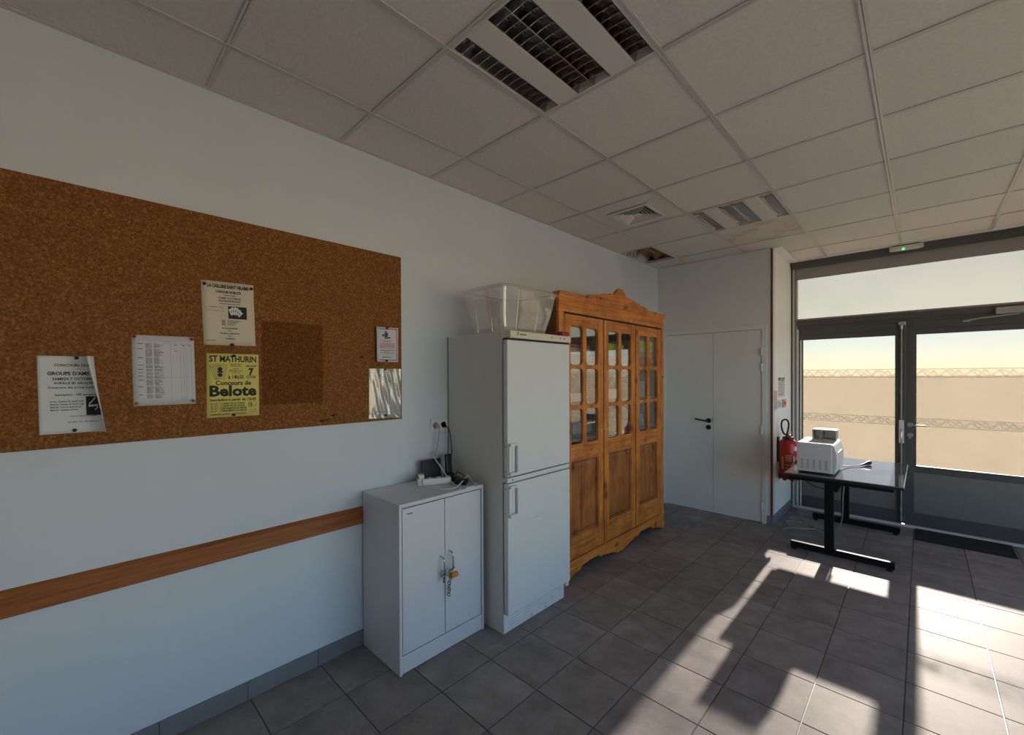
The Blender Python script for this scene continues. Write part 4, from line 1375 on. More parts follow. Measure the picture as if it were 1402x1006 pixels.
# chain and padlock
chain = thing('chain', 'steel chain linking both cupboard handles and hanging down the door', 'chain', (cx1 + 0.03, 0.405, 0.30))
def link_pts(c, a, b, ln=0.011, wd=0.0065):
    a, b = Vector(a).normalized(), Vector(b).normalized()
    return [Vector(c) + a * (ln * math.cos(2 * PI * q / 14)) + b * (wd * math.sin(2 * PI * q / 14)) for q in range(14)]
cpts = smooth_path([(cx1 + 0.034, 0.366, 0.452), (cx1 + 0.038, 0.385, 0.452), (cx1 + 0.038, 0.41, 0.462), (cx1 + 0.036, 0.437, 0.468)], 3)
tot = 0
for q in range(len(cpts) - 1):
    c = (cpts[q] + cpts[q + 1]) / 2
    tdir = (cpts[q + 1] - cpts[q])
    MB().tube(link_pts(c, tdir, (1, 0, 0.3) if q % 2 else (0.3, 0.0, 1), 0.0085, 0.006), 0.0021, 6, closed=True).build('chain_link', 'dark_steel', chain)
for q in range(8):
    c = (cx1 + 0.036 - 0.0022 * q, 0.408 + 0.003 * math.sin(q * 1.3), 0.438 - 0.0165 * q)
    MB().tube(link_pts(c, (0, 0.15 * (-1) ** q, 1), (0, 1, 0) if q % 2 == 0 else (0.8, 0.6, 0), 0.0115, 0.0075), 0.0023, 6, closed=True).build('chain_link', 'dark_steel', chain)
lock = thing('padlock', 'orange padlock hooked through the chain between the cupboard handles', 'padlock', (cx1 + 0.05, 0.425, 0.42))
MB().lathe((cx1 + 0.048, 0.400, 0.436), [(0.006, 0), (0.014, 0.004), (0.0155, 0.016), (0.0155, 0.036), (0.0135, 0.046), (0.006, 0.049)], 18, 'y').build('lock_body', 'orange', lock)
MB().tube(smooth_path([(cx1 + 0.044, 0.402, 0.440), (cx1 + 0.044, 0.388, 0.444), (cx1 + 0.040, 0.382, 0.456), (cx1 + 0.036, 0.390, 0.464), (cx1 + 0.040, 0.404, 0.448)], 5), 0.0028, 8).build('shackle', 'steel', lock)
ky = MB().box(cx1 + 0.030, 0.362, 0.405, cx1 + 0.034, 0.376, 0.440)
tag(ky.build('hasp', 'dark_steel', chain, 0.002), 'flat steel tongue')

# ------------------------------------------------------------------ things on the cupboard
zt = cz
ps = thing('power_strip', 'white multi-socket power strip lying on the low cupboard', 'power strip', (0.16, 0.50, zt))
def prot(c, ang, box):
    c0, s0 = math.cos(ang), math.sin(ang)
    x0, y0, z0, x1, y1, z1 = box
    T = lambda x, y, z: (c[0] + x * c0 - y * s0, c[1] + x * s0 + y * c0, z)
    return [T(x0, y0, z0), T(x1, y0, z0), T(x1, y1, z0), T(x0, y1, z0)], [T(x0, y0, z1), T(x1, y0, z1), T(x1, y1, z1), T(x0, y1, z1)]
pa, pc = math.radians(62), (0.175, 0.490)
MB().hexa(*prot(pc, pa, (-0.10, -0.026, zt, 0.10, 0.026, zt + 0.040))).build('strip_body', 'white_plastic', ps, 0.005)
for q in range(3):
    u = -0.05 + 0.052 * q
    T = (pc[0] + u * math.cos(pa), pc[1] + u * math.sin(pa), zt + 0.0395)
    MB().lathe(T, [(0.019, 0.0), (0.019, 0.0015), (0.017, 0.0015)], 20).build('socket', 'ink_grey', ps)
MB().hexa(*prot(pc, pa, (-0.094, -0.022, zt + 0.04, -0.060, 0.022, zt + 0.066))).build('plug', 'white_plastic', ps, 0.006)

ro = thing('internet_box', 'black box standing upright against the wall on the low cupboard', 'router', (0.09, 0.54, zt))
MB().hexa([(0.060, 0.475, zt), (0.086, 0.475, zt), (0.086, 0.612, zt), (0.060, 0.612, zt)], [(0.052, 0.478, zt + 0.127), (0.070, 0.478, zt + 0.127), (0.070, 0.612, zt + 0.127), (0.052, 0.612, zt + 0.127)]).build('box_body', 'black', ro, 0.004)
MB().box(0.045, 0.50, zt, 0.105, 0.60, zt + 0.008).build('box_foot', 'black', ro, 0.003)
phn = thing('cordless_phone', 'black handset with two small lights standing between the black box and the refrigerator', 'phone', (0.11, 0.65, zt))
MB().hexa([(0.085, 0.625, zt), (0.150, 0.625, zt), (0.150, 0.675, zt), (0.085, 0.675, zt)], [(0.085, 0.630, zt + 0.035), (0.140, 0.630, zt + 0.035), (0.140, 0.672, zt + 0.035), (0.085, 0.672, zt + 0.035)]).build('phone_base', 'black', phn, 0.004)
MB().hexa([(0.098, 0.630, zt + 0.030), (0.124, 0.630, zt + 0.030), (0.124, 0.673, zt + 0.030), (0.098, 0.673, zt + 0.030)], [(0.088, 0.630, zt + 0.152), (0.110, 0.630, zt + 0.152), (0.110, 0.676, zt + 0.152), (0.088, 0.676, zt + 0.152)]).build('handset', 'black', phn, 0.006)
MB().lathe((0.122, 0.642, zt + 0.048), [(0.003, 0), (0.003, 0.002)], 10, 'x').lathe((0.122, 0.656, zt + 0.048), [(0.003, 0), (0.003, 0.002)], 10, 'x').build('indicator', 'steel', phn)
ad = thing('power_adapter', 'black plug-in power adapter lying among cables on the low cupboard', 'adapter', (0.30, 0.61, zt))
MB().hexa(*prot((0.30, 0.600), 0.5, (-0.036, -0.024, zt, 0.036, 0.024, zt + 0.036))).build('adapter_body', 'black', ad, 0.005)
MB().hexa(*prot((0.215, 0.620), 0.2, (-0.022, -0.018, zt, 0.022, 0.018, zt + 0.030))).build('adapter_plug', 'black', ad, 0.004)
MB().tube(smooth_path([(0.215, 0.625, zt + 0.02), (0.18, 0.66, zt + 0.045), (0.20, 0.69, zt + 0.030), (0.27, 0.66, zt + 0.020), (0.30, 0.62, zt + 0.03)], 6), 0.003, 7).build('adapter_cord', 'black', ad)
wc = MB().tube(smooth_path([(0.020, 0.590, zt + 0.160), (0.060, 0.575, zt + 0.135), (0.115, 0.585, zt + 0.080), (0.19, 0.575, zt + 0.036), (0.28, 0.555, zt + 0.010), (0.345, 0.540, zt + 0.005), (0.385, 0.520, zt + 0.005)], 7), 0.0042, 8)
tag(wc.build('white_cord', 'white_cord', None), 'white cord dropping from the wall socket onto the low cupboard', 'cord')
wc2 = MB().tube(smooth_path([(0.150, 0.430, zt + 0.045), (0.20, 0.395, zt + 0.014), (0.275, 0.425, zt + 0.004), (0.345, 0.470, zt + 0.004), (0.352, 0.535, zt + 0.013), (0.300, 0.640, zt + 0.040), (0.270, 0.675, zt + 0.036), (0.300, 0.682, zt + 0.010), (0.385, 0.625, zt + 0.004), (0.392, 0.560, zt + 0.004)], 7), 0.0042, 8)
tag(wc2.build('white_cord', 'white_cord', None), 'white cord looping from the power strip along the front of the low cupboard', 'cord')

so = thing('wall_socket', 'double white wall socket beside the refrigerator', 'socket', (0, 0.65, 1.21))
MB().box(0.0005, 0.587, 1.169, 0.010, 0.718, 1.253).build('socket_plate', 'white_plastic', so, 0.002)
for yy in (0.622, 0.687):
    MB().lathe((0.010, yy, 1.211), [(0.022, 0.0), (0.022, 0.0012), (0.020, 0.0012), (0.019, -0.004)], 22, 'x').build('socket_well', 'white_plastic', so)
MB().cyl((0.008, 0.624, 1.211), (0.040, 0.624, 1.208), 0.017, 0.012).build('plug', 'beige_cord', so)
MB().tube(smooth_path([(0.040, 0.624, 1.206), (0.050, 0.622, 1.185), (0.045, 0.616, 1.10), (0.032, 0.606, 1.02), (0.022, 0.592, 1.035)], 6), 0.0034, 8).build('plug_cord', 'beige_cord', so)
bc = MB().cyl((0.010, 0.690, 1.203), (0.030, 0.692, 1.203), 0.008)
bc.tube(smooth_path([(0.028, 0.692, 1.203), (0.055, 0.695, 1.185), (0.070, 0.700, 1.12), (0.078, 0.700, 1.03), (0.075, 0.690, 0.98), (0.072, 0.672, 0.94)], 6), 0.0036, 8)
tag(bc.build('black_cord', 'black', None), 'black cord running from the wall socket down beside the refrigerator', 'cord')

# ------------------------------------------------------------------ refrigerator
fx0, fx1, fy0, fy1, fz = 0.015, 0.530, 0.725, 1.312, 1.798
fr = thing('refrigerator', 'tall white two-door refrigerator between the cupboard and the pine wardrobe', 'refrigerator', (0.28, 1.02, 0))
MB().box(fx0, fy0, 0.0, fx1, fy1, fz).build('fridge_body', 'fridge_side', fr, 0.004)
MB().box(fx1 - 0.002, fy0 + 0.0, 0.006, fx1 + 0.006, fy1 - 0.002, 0.122).build('base_grille', 'fridge', fr, 0.003)
XD = 0.578
up_ = MB().box(fx1 + 0.010, fy0 - 0.004, 0.940, XD, fy1 + 0.014, 1.746).build('fridge_door', 'fridge', fr, 0.007, seg=3)
lo_ = MB().box(fx1 + 0.010, fy0 - 0.004, 0.128, XD, fy1 + 0.014, 0.900).build('fridge_door', 'fridge', fr, 0.007, seg=3)
MB().box(fx1 + 0.001, fy0 + 0.006, 0.13, fx1 + 0.012, fy1 + 0.002, 1.75).build('seal_gap_shade', 'gap', fr)  # seal strip coloured black for the shade in the gap behind the doors
MB().box(fx1, fy0 - 0.002, 0.906, XD - 0.003, fy1 + 0.012, 0.934).build('middle_rail', 'fridge', fr, 0.003)
MB().box(XD - 0.004, fy0 + 0.035, 0.917, XD - 0.001, fy0 + 0.045, 0.923).build('rail_plug', 'black', fr)
cs = MB().box(fx1 - 0.01, fy0 + 0.010, 1.757, XD + 0.012, fy1 + 0.014, 1.800).build('control_strip', 'cream', fr, 0.004)
MB().box(fx1 - 0.012, fy0 + 0.004, 1.747, XD - 0.006, fy1 + 0.010, 1.757).build('strip_gap', 'gap', fr)
k = MB()
fx_ = lambda u, v, d: (XD + 0.0122 + d, u, v)
for q in range(8):
    rect(k, fy0 + 0.090 + 0.0072 * q, 1.7765, fy0 + 0.0950 + 0.0072 * q, 1.7855 - 0.001 * (q % 3), fx_)
poly(k, [(fy0 + 0.062, 1.772), (fy0 + 0.068, 1.772), (fy0 + 0.080, 1.792), (fy0 + 0.074, 1.792)], fx_)
poly(k, [(fy0 + 0.070, 1.784), (fy0 + 0.080, 1.792), (fy0 + 0.066, 1.792)], fx_)
for a, b in ((0.385, 0.395), (0.402, 0.406), (0.480, 0.490), (0.520, 0.535)):
    rect(k, fy0 + a, 1.776, fy0 + b, 1.783, fx_)
k.build('strip_print', 'ink', cs, flip=False)
def fhandle(z0, z1, d):
    """rounded loop handle at the door's free edge, with a pale grip plate behind it"""
    ya, yb = fy0 - 0.002, fy0 + 0.072
    hb = MB()
    P3 = lambda u, v, dd: (XD + dd, u, v)
    hb.prism([(ya, z1 - 0.018), (yb - 0.014, z1 - 0.018), (yb, z1 - 0.026), (yb - 0.004, z1 - 0.010), (yb - 0.018, z1), (ya, z1)], P3, -0.004, 0.022)
    hb.prism([(ya, z0), (yb - 0.018, z0), (yb - 0.004, z0 + 0.010), (yb, z0 + 0.026), (yb - 0.014, z0 + 0.018), (ya, z0 + 0.018)], P3, -0.004, 0.022)
    hb.prism([(yb - 0.016, z0 + 0.014), (yb, z0 + 0.026), (yb, z1 - 0.026), (yb - 0.016, z1 - 0.014)], P3, 0.006, 0.024)
    hb.prism([(ya, z0 + 0.018), (ya + 0.010, z0 + 0.018), (ya + 0.010, z1 - 0.018), (ya, z1 - 0.018)], P3, -0.004, 0.010)
    o = hb.build('door_pull', 'fridge', d, 0.003)
    MB().box(XD + 0.0003, ya + 0.012, z0 + 0.020, XD + 0.004, yb - 0.020, z1 - 0.020).box(XD + 0.004, ya + 0.030, z0 + 0.024, XD + 0.007, ya + 0.036, z1 - 0.024).build('grip_plate', 'handle_plastic', d, 0.002)
    MB().box(XD - 0.022, fy0 - 0.0052, z1 - 0.024, XD - 0.016, fy0 - 0.004, z1 - 0.018).box(XD - 0.022, fy0 - 0.0052, z0 + 0.018, XD - 0.016, fy0 - 0.004, z0 + 0.024).build('handle_screw', 'gap', d)
    return o
fhandle(0.952, 1.140, up_)
fhandle(0.706, 0.892, lo_)
m = MB()
for q in range(4):
    yb = fy0 + 0.055 + 0.13 * q
    for r in range(4):
        m.prism([(yb, 0.034 + 0.018 * r), (yb + 0.075, 0.036 + 0.018 * r), (yb + 0.075, 0.042 + 0.018 * r), (yb, 0.040 + 0.018 * r)], lambda u, v, d: (d, u, v), fx1 + 0.005, fx1 + 0.010)
m.build('grille_slot', 'fridge', fr, 0.001, seg=1)
MB().lathe((fx1 + 0.006, fy0 + 0.25, 0.022), [(0.005, 0), (0.005, 0.002)], 10, 'x').lathe((fx1 + 0.006, fy0 + 0.385, 0.022), [(0.005, 0), (0.005, 0.002)], 10, 'x').build('grille_screw', 'ink_grey', fr)
MB().box(fx1 - 0.02, fy1 - 0.015, 0.094, fx1 + 0.035, fy1 + 0.016, 0.126).build('hinge_bracket', 'fridge', fr, 0.004)
MB().box(fx1 + 0.001, fy0 + 0.004, 0.122, fx1 + 0.04, fy0 + 0.04, 0.128).build('hinge_bracket', 'fridge', fr, 0.002)
m = MB()
fxd = lambda u, v, d: (XD + 0.0003 + d, u, v)
rect(m, fy0 + 0.235, 0.652, fy0 + 0.275, 0.6535, fxd); rect(m, fy0 + 0.045, 0.172, fy0 + 0.075, 0.1735, fxd)
m.build('door_scratch', 'ink_grey', lo_, flip=False)

# clear storage tub on the refrigerator
tz = fz + 0.001
tub = thing('storage_tub', 'empty clear plastic storage tub on top of the refrigerator', 'storage box', (0.34, 0.98, tz))
bx = (0.205, 0.775, 0.490, 1.185); tx = (0.150, 0.735, 0.525, 1.262); tt = tz + 0.285
def rr(x0, y0, x1, y1, r, z, n=5):
    out = []
    for cxx, cyy, a0 in ((x1 - r, y1 - r, 0), (x0 + r, y1 - r, PI / 2), (x0 + r, y0 + r, PI), (x1 - r, y0 + r, 1.5 * PI)):
        for q in range(n):
            a = a0 + PI / 2 * q / (n - 1)
            out.append((cxx + r * math.cos(a), cyy + r * math.sin(a), z))
    return out
mb = MB()
rings = []
for s in range(9):
    t = s / 8
    ri = rr(*[bx[q] * (1 - t) + tx[q] * t for q in range(4)], 0.03, tz + 0.006 + (tt - tz - 0.012) * t)
    # gentle waviness of the long walls
    rings.append([(p_[0] + (0.006 * math.sin(p_[1] * 21 + t * 2.2) * math.sin(PI * t)), p_[1], p_[2]) for p_ in ri])
n = len(rings[0])
vs = [p_ for r_ in rings for p_ in r_]
fs = [(s * n + j, s * n + (j + 1) % n, (s + 1) * n + (j + 1) % n, (s + 1) * n + j) for s in range(8) for j in range(n)]
fs.append(tuple(range(n))[::-1])
mb.add(vs, fs, True)
mb.build('tub_wall', 'tub', tub, flip=False)
mb = MB()
o1, i1 = rr(*tx, 0.03, tt - 0.012), rr(tx[0] - 0.016, tx[1] - 0.016, tx[2] + 0.016, tx[3] + 0.016, 0.04, tt)
o2 = rr(tx[0] - 0.016, tx[1] - 0.016, tx[2] + 0.016, tx[3] + 0.016, 0.04, tt - 0.022)
o3 = rr(*tx, 0.03, tt)
vs = o1 + o3 + i1 + o2
fs = []
for a in range(3):
    fs += [(a * n + j, a * n + (j + 1) % n, (a + 1) * n + (j + 1) % n, (a + 1) * n + j) for j in range(n)]
mb.add(vs, fs, True)
mb.build('tub_rim', 'tub', tub, flip=False)
for (ya, yb2) in ((0.88, 0.885), (1.06, 1.09)):
    MB().tube([(0.493, ya, tz + 0.01), (0.518, yb2 - 0.0, tt - 0.03)], 0.0035, 6).build('tub_rib', 'tub', tub)
for xa in (0.27, 0.40):
    MB().tube([(xa, 0.772, tz + 0.01), (xa - 0.01, 0.738, tt - 0.03)], 0.0035, 6).build('tub_rib', 'tub', tub)
lid = MB().box(0.43, 1.215, fz + 0.0035, 0.60, 1.30, fz + 0.030)
tag(lid.build('red_lid', 'dark_red_lid', None, 0.008), 'dark red plastic lid on the right front corner of the refrigerator top', 'lid')

# ------------------------------------------------------------------ pine wardrobe
WX, wy0, wy1 = 0.430, 1.400, 3.115
wd = thing('pine_wardrobe', 'large waxed pine wardrobe with three glazed doors and a carved crest', 'wardrobe', (0.22, 2.26, 0))
yz = lambda u, v, d: (d, u, v)
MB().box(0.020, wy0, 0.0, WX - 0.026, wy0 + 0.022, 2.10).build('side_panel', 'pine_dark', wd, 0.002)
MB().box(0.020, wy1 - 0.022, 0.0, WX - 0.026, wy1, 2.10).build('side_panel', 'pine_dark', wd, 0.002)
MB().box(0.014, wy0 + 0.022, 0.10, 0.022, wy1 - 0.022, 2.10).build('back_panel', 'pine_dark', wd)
MB().box(0.022, wy0 + 0.022, 0.12, WX - 0.03, wy1 - 0.022, 0.14).build('bottom_board', 'pine_h', wd)
MB().box(0.020, wy0, 2.10, WX - 0.026, wy1, 2.122).build('top_board', 'pine_h', wd)
SHELF = (1.640, 1.325, 1.035)
for zz in SHELF:
    MB().box(0.022, wy0 + 0.022, zz - 0.018, WX - 0.06, wy1 - 0.022, zz).build('shelf', 'pine_h', wd, 0.001, seg=1)
# face frame
MB().box(WX - 0.026, wy0, 0.0, WX, wy0 + 0.066, 2.005).build('frame_post', 'pine_v', wd, 0.003)
MB().box(WX - 0.026, wy1 - 0.050, 0.0, WX, wy1, 2.005).build('frame_post', 'pine_v', wd, 0.003)
MB().box(WX - 0.026, wy0, 2.005, WX, wy1, 2.104).build('frieze_board', 'pine_h', wd, 0.002)
MB().prism([(WX - 0.05, 2.104), (WX + 0.004, 2.104), (WX + 0.008, 2.118), (WX + 0.016, 2.132), (WX + 0.018, 2.147), (WX - 0.05, 2.147)], lambda u, v, d: (u, d, v), wy0 - 0.006, wy1 + 0.010).build('cornice', 'pine_h', wd, 0.001)
MB().prism([(WX - 0.002, 2.145), (WX + 0.022, 2.145), (WX + 0.024, 2.153), (WX + 0.014, 2.162), (WX - 0.002, 2.164)], lambda u, v, d: (u, d, v), 1.93, 2.60).build('crest_moulding', 'pine_h', wd)
half = [(0.0, 2.283), (0.030, 2.281), (0.060, 2.262), (0.088, 2.232), (0.110, 2.222), (0.165, 2.220), (0.185, 2.206), (0.205, 2.212), (0.255, 2.207), (0.290, 2.192), (0.310, 2.196), (0.350, 2.188), (0.375, 2.178), (0.400, 2.182), (0.440, 2.176), (0.480, 2.168), (0.515, 2.150)]
top = [(2.262 - a, b) for a, b in reversed(half)] + [(2.262 + a, b) for a, b in half[1:]]
MB().strip(top, [(u, 2.146) for u, v in top], yz, WX - 0.020, WX + 0.006).build('crest', 'pine_h', wd, 0.0015, seg=1)
MB().box(0.02, wy1 - 0.10, 2.147, WX + 0.0, wy1 + 0.008, 2.156).build('top_edge_paper', 'cream_cloth', wd)
# scalloped apron
hb = [(0.0, 0.012), (0.045, 0.004), (0.070, 0.030), (0.090, 0.018), (0.160, 0.046), (0.225, 0.060), (0.270, 0.058), (0.300, 0.068), (0.330, 0.084), (0.360, 0.083), (0.450, 0.088), (0.530, 0.086), (0.610, 0.084), (0.700, 0.078), (0.770, 0.078), (0.860, 0.070)]
lowc = [(1.406, 0.0), (1.455, 0.0), (1.470, 0.012), (1.526, 0.024), (1.575, 0.043), (1.661, 0.053), (1.677, 0.078), (1.784, 0.085), (1.907, 0.086), (1.942, 0.060), (1.985, 0.066), (2.037, 0.053), (2.085, 0.048), (2.115, 0.040), (2.174, 0.030), (2.219, 0.006), (2.258, 0.022)]
low = lowc + [(2 * 2.258 - a, b) for a, b in reversed(lowc[:-1])]
MB().strip([(u, 0.142) for u, v in low], low, yz, WX - 0.022, WX + 0.004).build('apron', 'pine_h', wd, 0.0015, seg=1)
MB().box(WX - 0.02, wy0 + 0.01, 0.140, WX + 0.007, wy1 - 0.01, 0.150).build('apron_bead', 'pine_h', wd, 0.003)

def wardrobe_door(a, b, knob):
    z0, z1 = 0.154, 1.990
    x0, x1 = WX - 0.024, WX + 0.001
    sw = 0.066 if b - a > 0.5 else 0.06
    wL, wR = (0.068, 0.074)
    st = MB().box(x0, a, z0, x1, a + wL, z1).box(x0, b - wR, z0, x1, b, z1)
    door = st.build('wardrobe_door', 'pine_v', wd, 0.003)
    ia, ib = a + wL, b - wR
    for r0, r1, bv in ((1.905, z1, 0), (0.885, 1.012, 0), (z0, 0.325, 0)):
        MB().box(x0, ia + 0.0008, r0, x1 - 0.002, ib - 0.0008, r1).build('door_rail', 'pine_h', door, 0.002, seg=1)
    # lattice with rounded corners in every opening
    ym_ = (ia + ib) / 2
    vb, hbw = 0.022, 0.015
    zs = [1.012, 1.292, 1.602, 1.905]
    la = MB().box(x0 + 0.004, ym_ - vb, 1.012, x1 - 0.003, ym_ + vb, 1.905)
    for zz in zs[1:3]:
        la.box(x0 + 0.004, ia, zz - hbw, x1 - 0.003, ym_ - vb, zz + hbw).box(x0 + 0.004, ym_ + vb, zz - hbw, x1 - 0.003, ib, zz + hbw)
    R_ = 0.030
    for (u0, u1) in ((ia, ym_ - vb), (ym_ + vb, ib)):
        for q in range(3):
            v0, v1 = zs[q] + (hbw if q else 0), zs[q + 1] - (hbw if q < 2 else 0)
            for (cu, cv, su, sv) in ((u0, v0, 1, 1), (u1, v0, -1, 1), (u1, v1, -1, -1), (u0, v1, 1, -1)):
                arc = [(cu + su * R_ * (1 - math.cos(t)), cv + sv * R_ * (1 - math.sin(t))) for t in [PI / 2 * q2 / 5 for q2 in range(6)]]
                pts = [(cu, cv)] + arc
                la.prism(pts, yz, x0 + 0.004, x1 - 0.003)
    la.build('glazing_bar', 'pine_v', door)
    for (u0, u1) in ((ia, ym_ - vb), (ym_ + vb, ib)):
        for q in range(3):
            MB().box(x0 + 0.0062, u0 - 0.004, zs[q] - 0.002, x0 + 0.0090, u1 + 0.004, zs[q + 1] + 0.002).build('glass_pane', 'glass', door)
    # raised and fielded lower panel
    pa_ = MB()
    p0 = (ia - 0.004, 0.318, ib + 0.004, 0.892)
    r1_ = (ia + 0.012, 0.337, ib - 0.012, 0.873)
    r2_ = (ia + 0.030, 0.362, ib - 0.030, 0.848)
    q_ = lambda r_, x: [(x, r_[0], r_[1]), (x, r_[2], r_[1]), (x, r_[2], r_[3]), (x, r_[0], r_[3])]
    vs = q_(p0, x0 + 0.006) + q_(r1_, x0 + 0.006) + q_(r2_, x0 + 0.014)
    fs = [(8, 9, 10, 11)]
    for o_ in (0, 4):
        fs += [(o_ + j, o_ + (j + 1) % 4, o_ + 4 + (j + 1) % 4, o_ + 4 + j) for j in range(4)]
    pa_.add(vs, fs)
    pa_.box(x0 + 0.001, p0[0], p0[1], x0 + 0.0055, p0[2], p0[3])
    pa_.build('door_panel', 'pine_panel', door)
    gr = MB()
    for (p_, q2) in (((ia + 0.014, 0.339), (ib - 0.014, 0.344)), ((ia + 0.014, 0.866), (ib - 0.014, 0.871)), ((ia + 0.014, 0.339), (ia + 0.019, 0.871)), ((ib - 0.019, 0.339), (ib - 0.014, 0.871))):
        gr.box(x0 + 0.005, p_[0], p_[1], x0 + 0.0085, q2[0], q2[1])
    gr.build('panel_edge_shade', 'pine_dark', door)  # thin dark strips: the shade in the panel's edge is put into their colour
    # moulded edge around the panel
    mo = MB()
    e0, e1, f0, f1 = ia, ib, 0.325, 0.885
    for (p_, q2) in (((e0, f0), (e1, f0 + 0.014)), ((e0, f1 - 0.014), (e1, f1)), ((e0, f0), (e0 + 0.014, f1)), ((e1 - 0.014, f0), (e1, f1))):
        mo.box(x0 + 0.004, p_[0], p_[1], x1 - 0.007, q2[0], q2[1])
    mo.build('panel_moulding', 'pine_panel', door, 0.004)
    if knob:
        yk = b - 0.030 if knob == 'r' else a + 0.030
        MB().box(x1 - 0.0005, yk - 0.008, 1.07, x1 + 0.002, yk + 0.008, 1.125).lathe((x1 + 0.002, yk, 1.112), [(0.004, 0), (0.004, 0.008), (0.008, 0.012), (0.006, 0.018)], 12, 'x').box(x1 + 0.0018, yk - 0.0015, 1.08, x1 + 0.0024, yk + 0.0015, 1.092).build('keyhole_plate', 'brass', door, 0.001, seg=1)
    return door
wardrobe_door(1.472, 1.988, 'r')
wardrobe_door(2.003, 2.527, 'l')
wardrobe_door(2.543, 3.050, None)
for g0, g1 in ((1.9885, 2.0025), (2.5275, 2.5425), (3.0505, 3.0645)):
    MB().box(WX - 0.024, g0, 0.153, WX - 0.012, g1, 2.004).build('door_gap_shade', 'gap', wd)  # solid black strips, painted shade between and above the doors
MB().box(WX - 0.023, 1.467, 1.9905, WX - 0.010, 3.0645, 2.0045).build('door_gap_shade', 'gap', wd)
MB().lathe((WX, 3.088, 1.52), [(0.010, 0), (0.010, 0.006), (0.007, 0.009)], 12, 'x').build('peg', 'pine_dark', wd)

# contents of the wardrobe
def folded(x0, x1, y0, y1, z0, z1, mat, label, grp='folded cloths on the top shelf of the wardrobe'):
    """a folded cloth: two layers joined by a rounded fold at the right end"""
    mb = MB()
    hh = (z1 - z0)
    prof = []
    for q in range(9):
        a = -PI / 2 + PI * q / 8
        prof.append((y1 - hh / 2 + hh / 2 * math.cos(a), z0 + hh / 2 + hh / 2 * math.sin(a)))
    prof += [(y0, z1), (y0, z0)]
    mb.prism(prof, lambda u, v, d: (d, u, v), x0, x1)
    o = mb.build('folded_cloth', mat, None, 0.006)
    return tag(o, label, 'cloth', grp)
S = SHELF[0]
folded(0.06, 0.390, 1.50, 1.90, S + 0.001, S + 0.052, 'red_cloth', 'red folded cloth at the bottom of the stack behind the left wardrobe door')
folded(0.06, 0.385, 1.50, 1.88, S + 0.053, S + 0.108, 'grey_cloth', 'grey folded cloth between two red ones behind the left wardrobe door')
folded(0.06, 0.387, 1.50, 1.86, S + 0.109, S + 0.140, 'red_cloth', 'red folded cloth on top of the stack behind the left wardrobe door')
folded(0.06, 0.390, 2.06, 2.30, S + 0.001, S + 0.052, 'red_cloth', 'red folded cloth at the bottom of the stack behind the middle wardrobe door')
folded(0.06, 0.385, 2.06, 2.32, S + 0.053, S + 0.108, 'grey_cloth', 'grey folded cloth under the green one behind the middle wardrobe door')
folded(0.06, 0.390, 2.06, 2.40, S + 0.109, S + 0.170, 'green_cloth', 'lime green folded cloth on top of the stack behind the middle wardrobe door')
folded(0.06, 0.390, 2.60, 2.97, S + 0.001, S + 0.062, 'red_cloth', 'red folded cloth at the bottom of the stack behind the right wardrobe door')
folded(0.06, 0.385, 2.60, 2.96, S + 0.063, S + 0.112, 'grey_cloth', 'grey folded cloth above the red one behind the right wardrobe door')
folded(0.06, 0.390, 2.60, 2.96, S + 0.113, S + 0.168, 'green_cloth', 'lower lime green folded cloth behind the right wardrobe door')
folded(0.06, 0.387, 2.60, 2.97, S + 0.169, S + 0.225, 'green_cloth', 'upper lime green folded cloth behind the right wardrobe door')
S = SHELF[1]
bxx = MB().box(0.08, 2.66, S + 0.001, 0.33, 2.92, S + 0.150)
o = bxx.build('storage_box', 'grey_cloth', None, 0.006)
tag(o, 'grey box with dark green lid on the middle shelf behind the right wardrobe door', 'box')
MB().box(0.072, 2.652, S + 0.150, 0.338, 2.928, S + 0.185).build('box_lid', 'dark_green', o, 0.005)
for q, (y0, y1, hh, mt, lb) in enumerate(((1.55, 1.86, 0.07, 'cream_cloth', 'cream folded tablecloth low on the middle shelf behind the left wardrobe door'), (2.09, 2.40, 0.09, 'cream_cloth', 'cream folded tablecloth low on the middle shelf behind the middle wardrobe door'))):
    folded(0.06, 0.33, y0, y1, S + 0.001, S + hh, mt, lb, 'cream cloths on the middle shelf of the wardrobe')
S = SHELF[2]
folded(0.06, 0.36, 1.50, 1.64, S + 0.001, S + 0.115, 'blue_cloth', 'blue-grey bundle of cloth on the low shelf behind the left wardrobe door', 'cloth bundles on the low shelf')
ra = thing('radio', 'black portable stereo with grey front on the low shelf behind the left wardrobe door', 'radio', (0.26, 1.80, S))
MB().box(0.16, 1.66, S + 0.001, 0.352, 1.93, S + 0.150).build('radio_body', 'black', ra, 0.008)
for yy in (1.70, 1.89):
    MB().lathe((0.352, yy, S + 0.075), [(0.040, 0), (0.040, 0.004), (0.034, 0.004), (0.010, 0.001)], 22, 'x').build('speaker_ring', 'alu_mid', ra)
MB().box(0.3515, 1.745, S + 0.04, 0.354, 1.845, S + 0.12).build('cassette_door', 'alu_mid', ra, 0.002)
MB().tube(smooth_path([(0.25, 1.68, S + 0.14), (0.25, 1.70, S + 0.185), (0.25, 1.80, S + 0.195), (0.25, 1.89, S + 0.185), (0.25, 1.91, S + 0.14)], 5), 0.007, 8).build('carry_handle', 'black', ra)
bo = MB().box(0.14, 2.07, S + 0.001, 0.33, 2.15, S + 0.225)
tag(bo.build('binder', 'dark_green', None, 0.006), 'dark green binder standing on the low shelf behind the middle wardrobe door', 'binder')
ju = MB().lathe((0.28, 2.35, S + 0.001), [(0.045, 0), (0.05, 0.05), (0.046, 0.085), (0.025, 0.105), (0.018, 0.12), (0.028, 0.135), (0.03, 0.15), (0.02, 0.165)], 20)
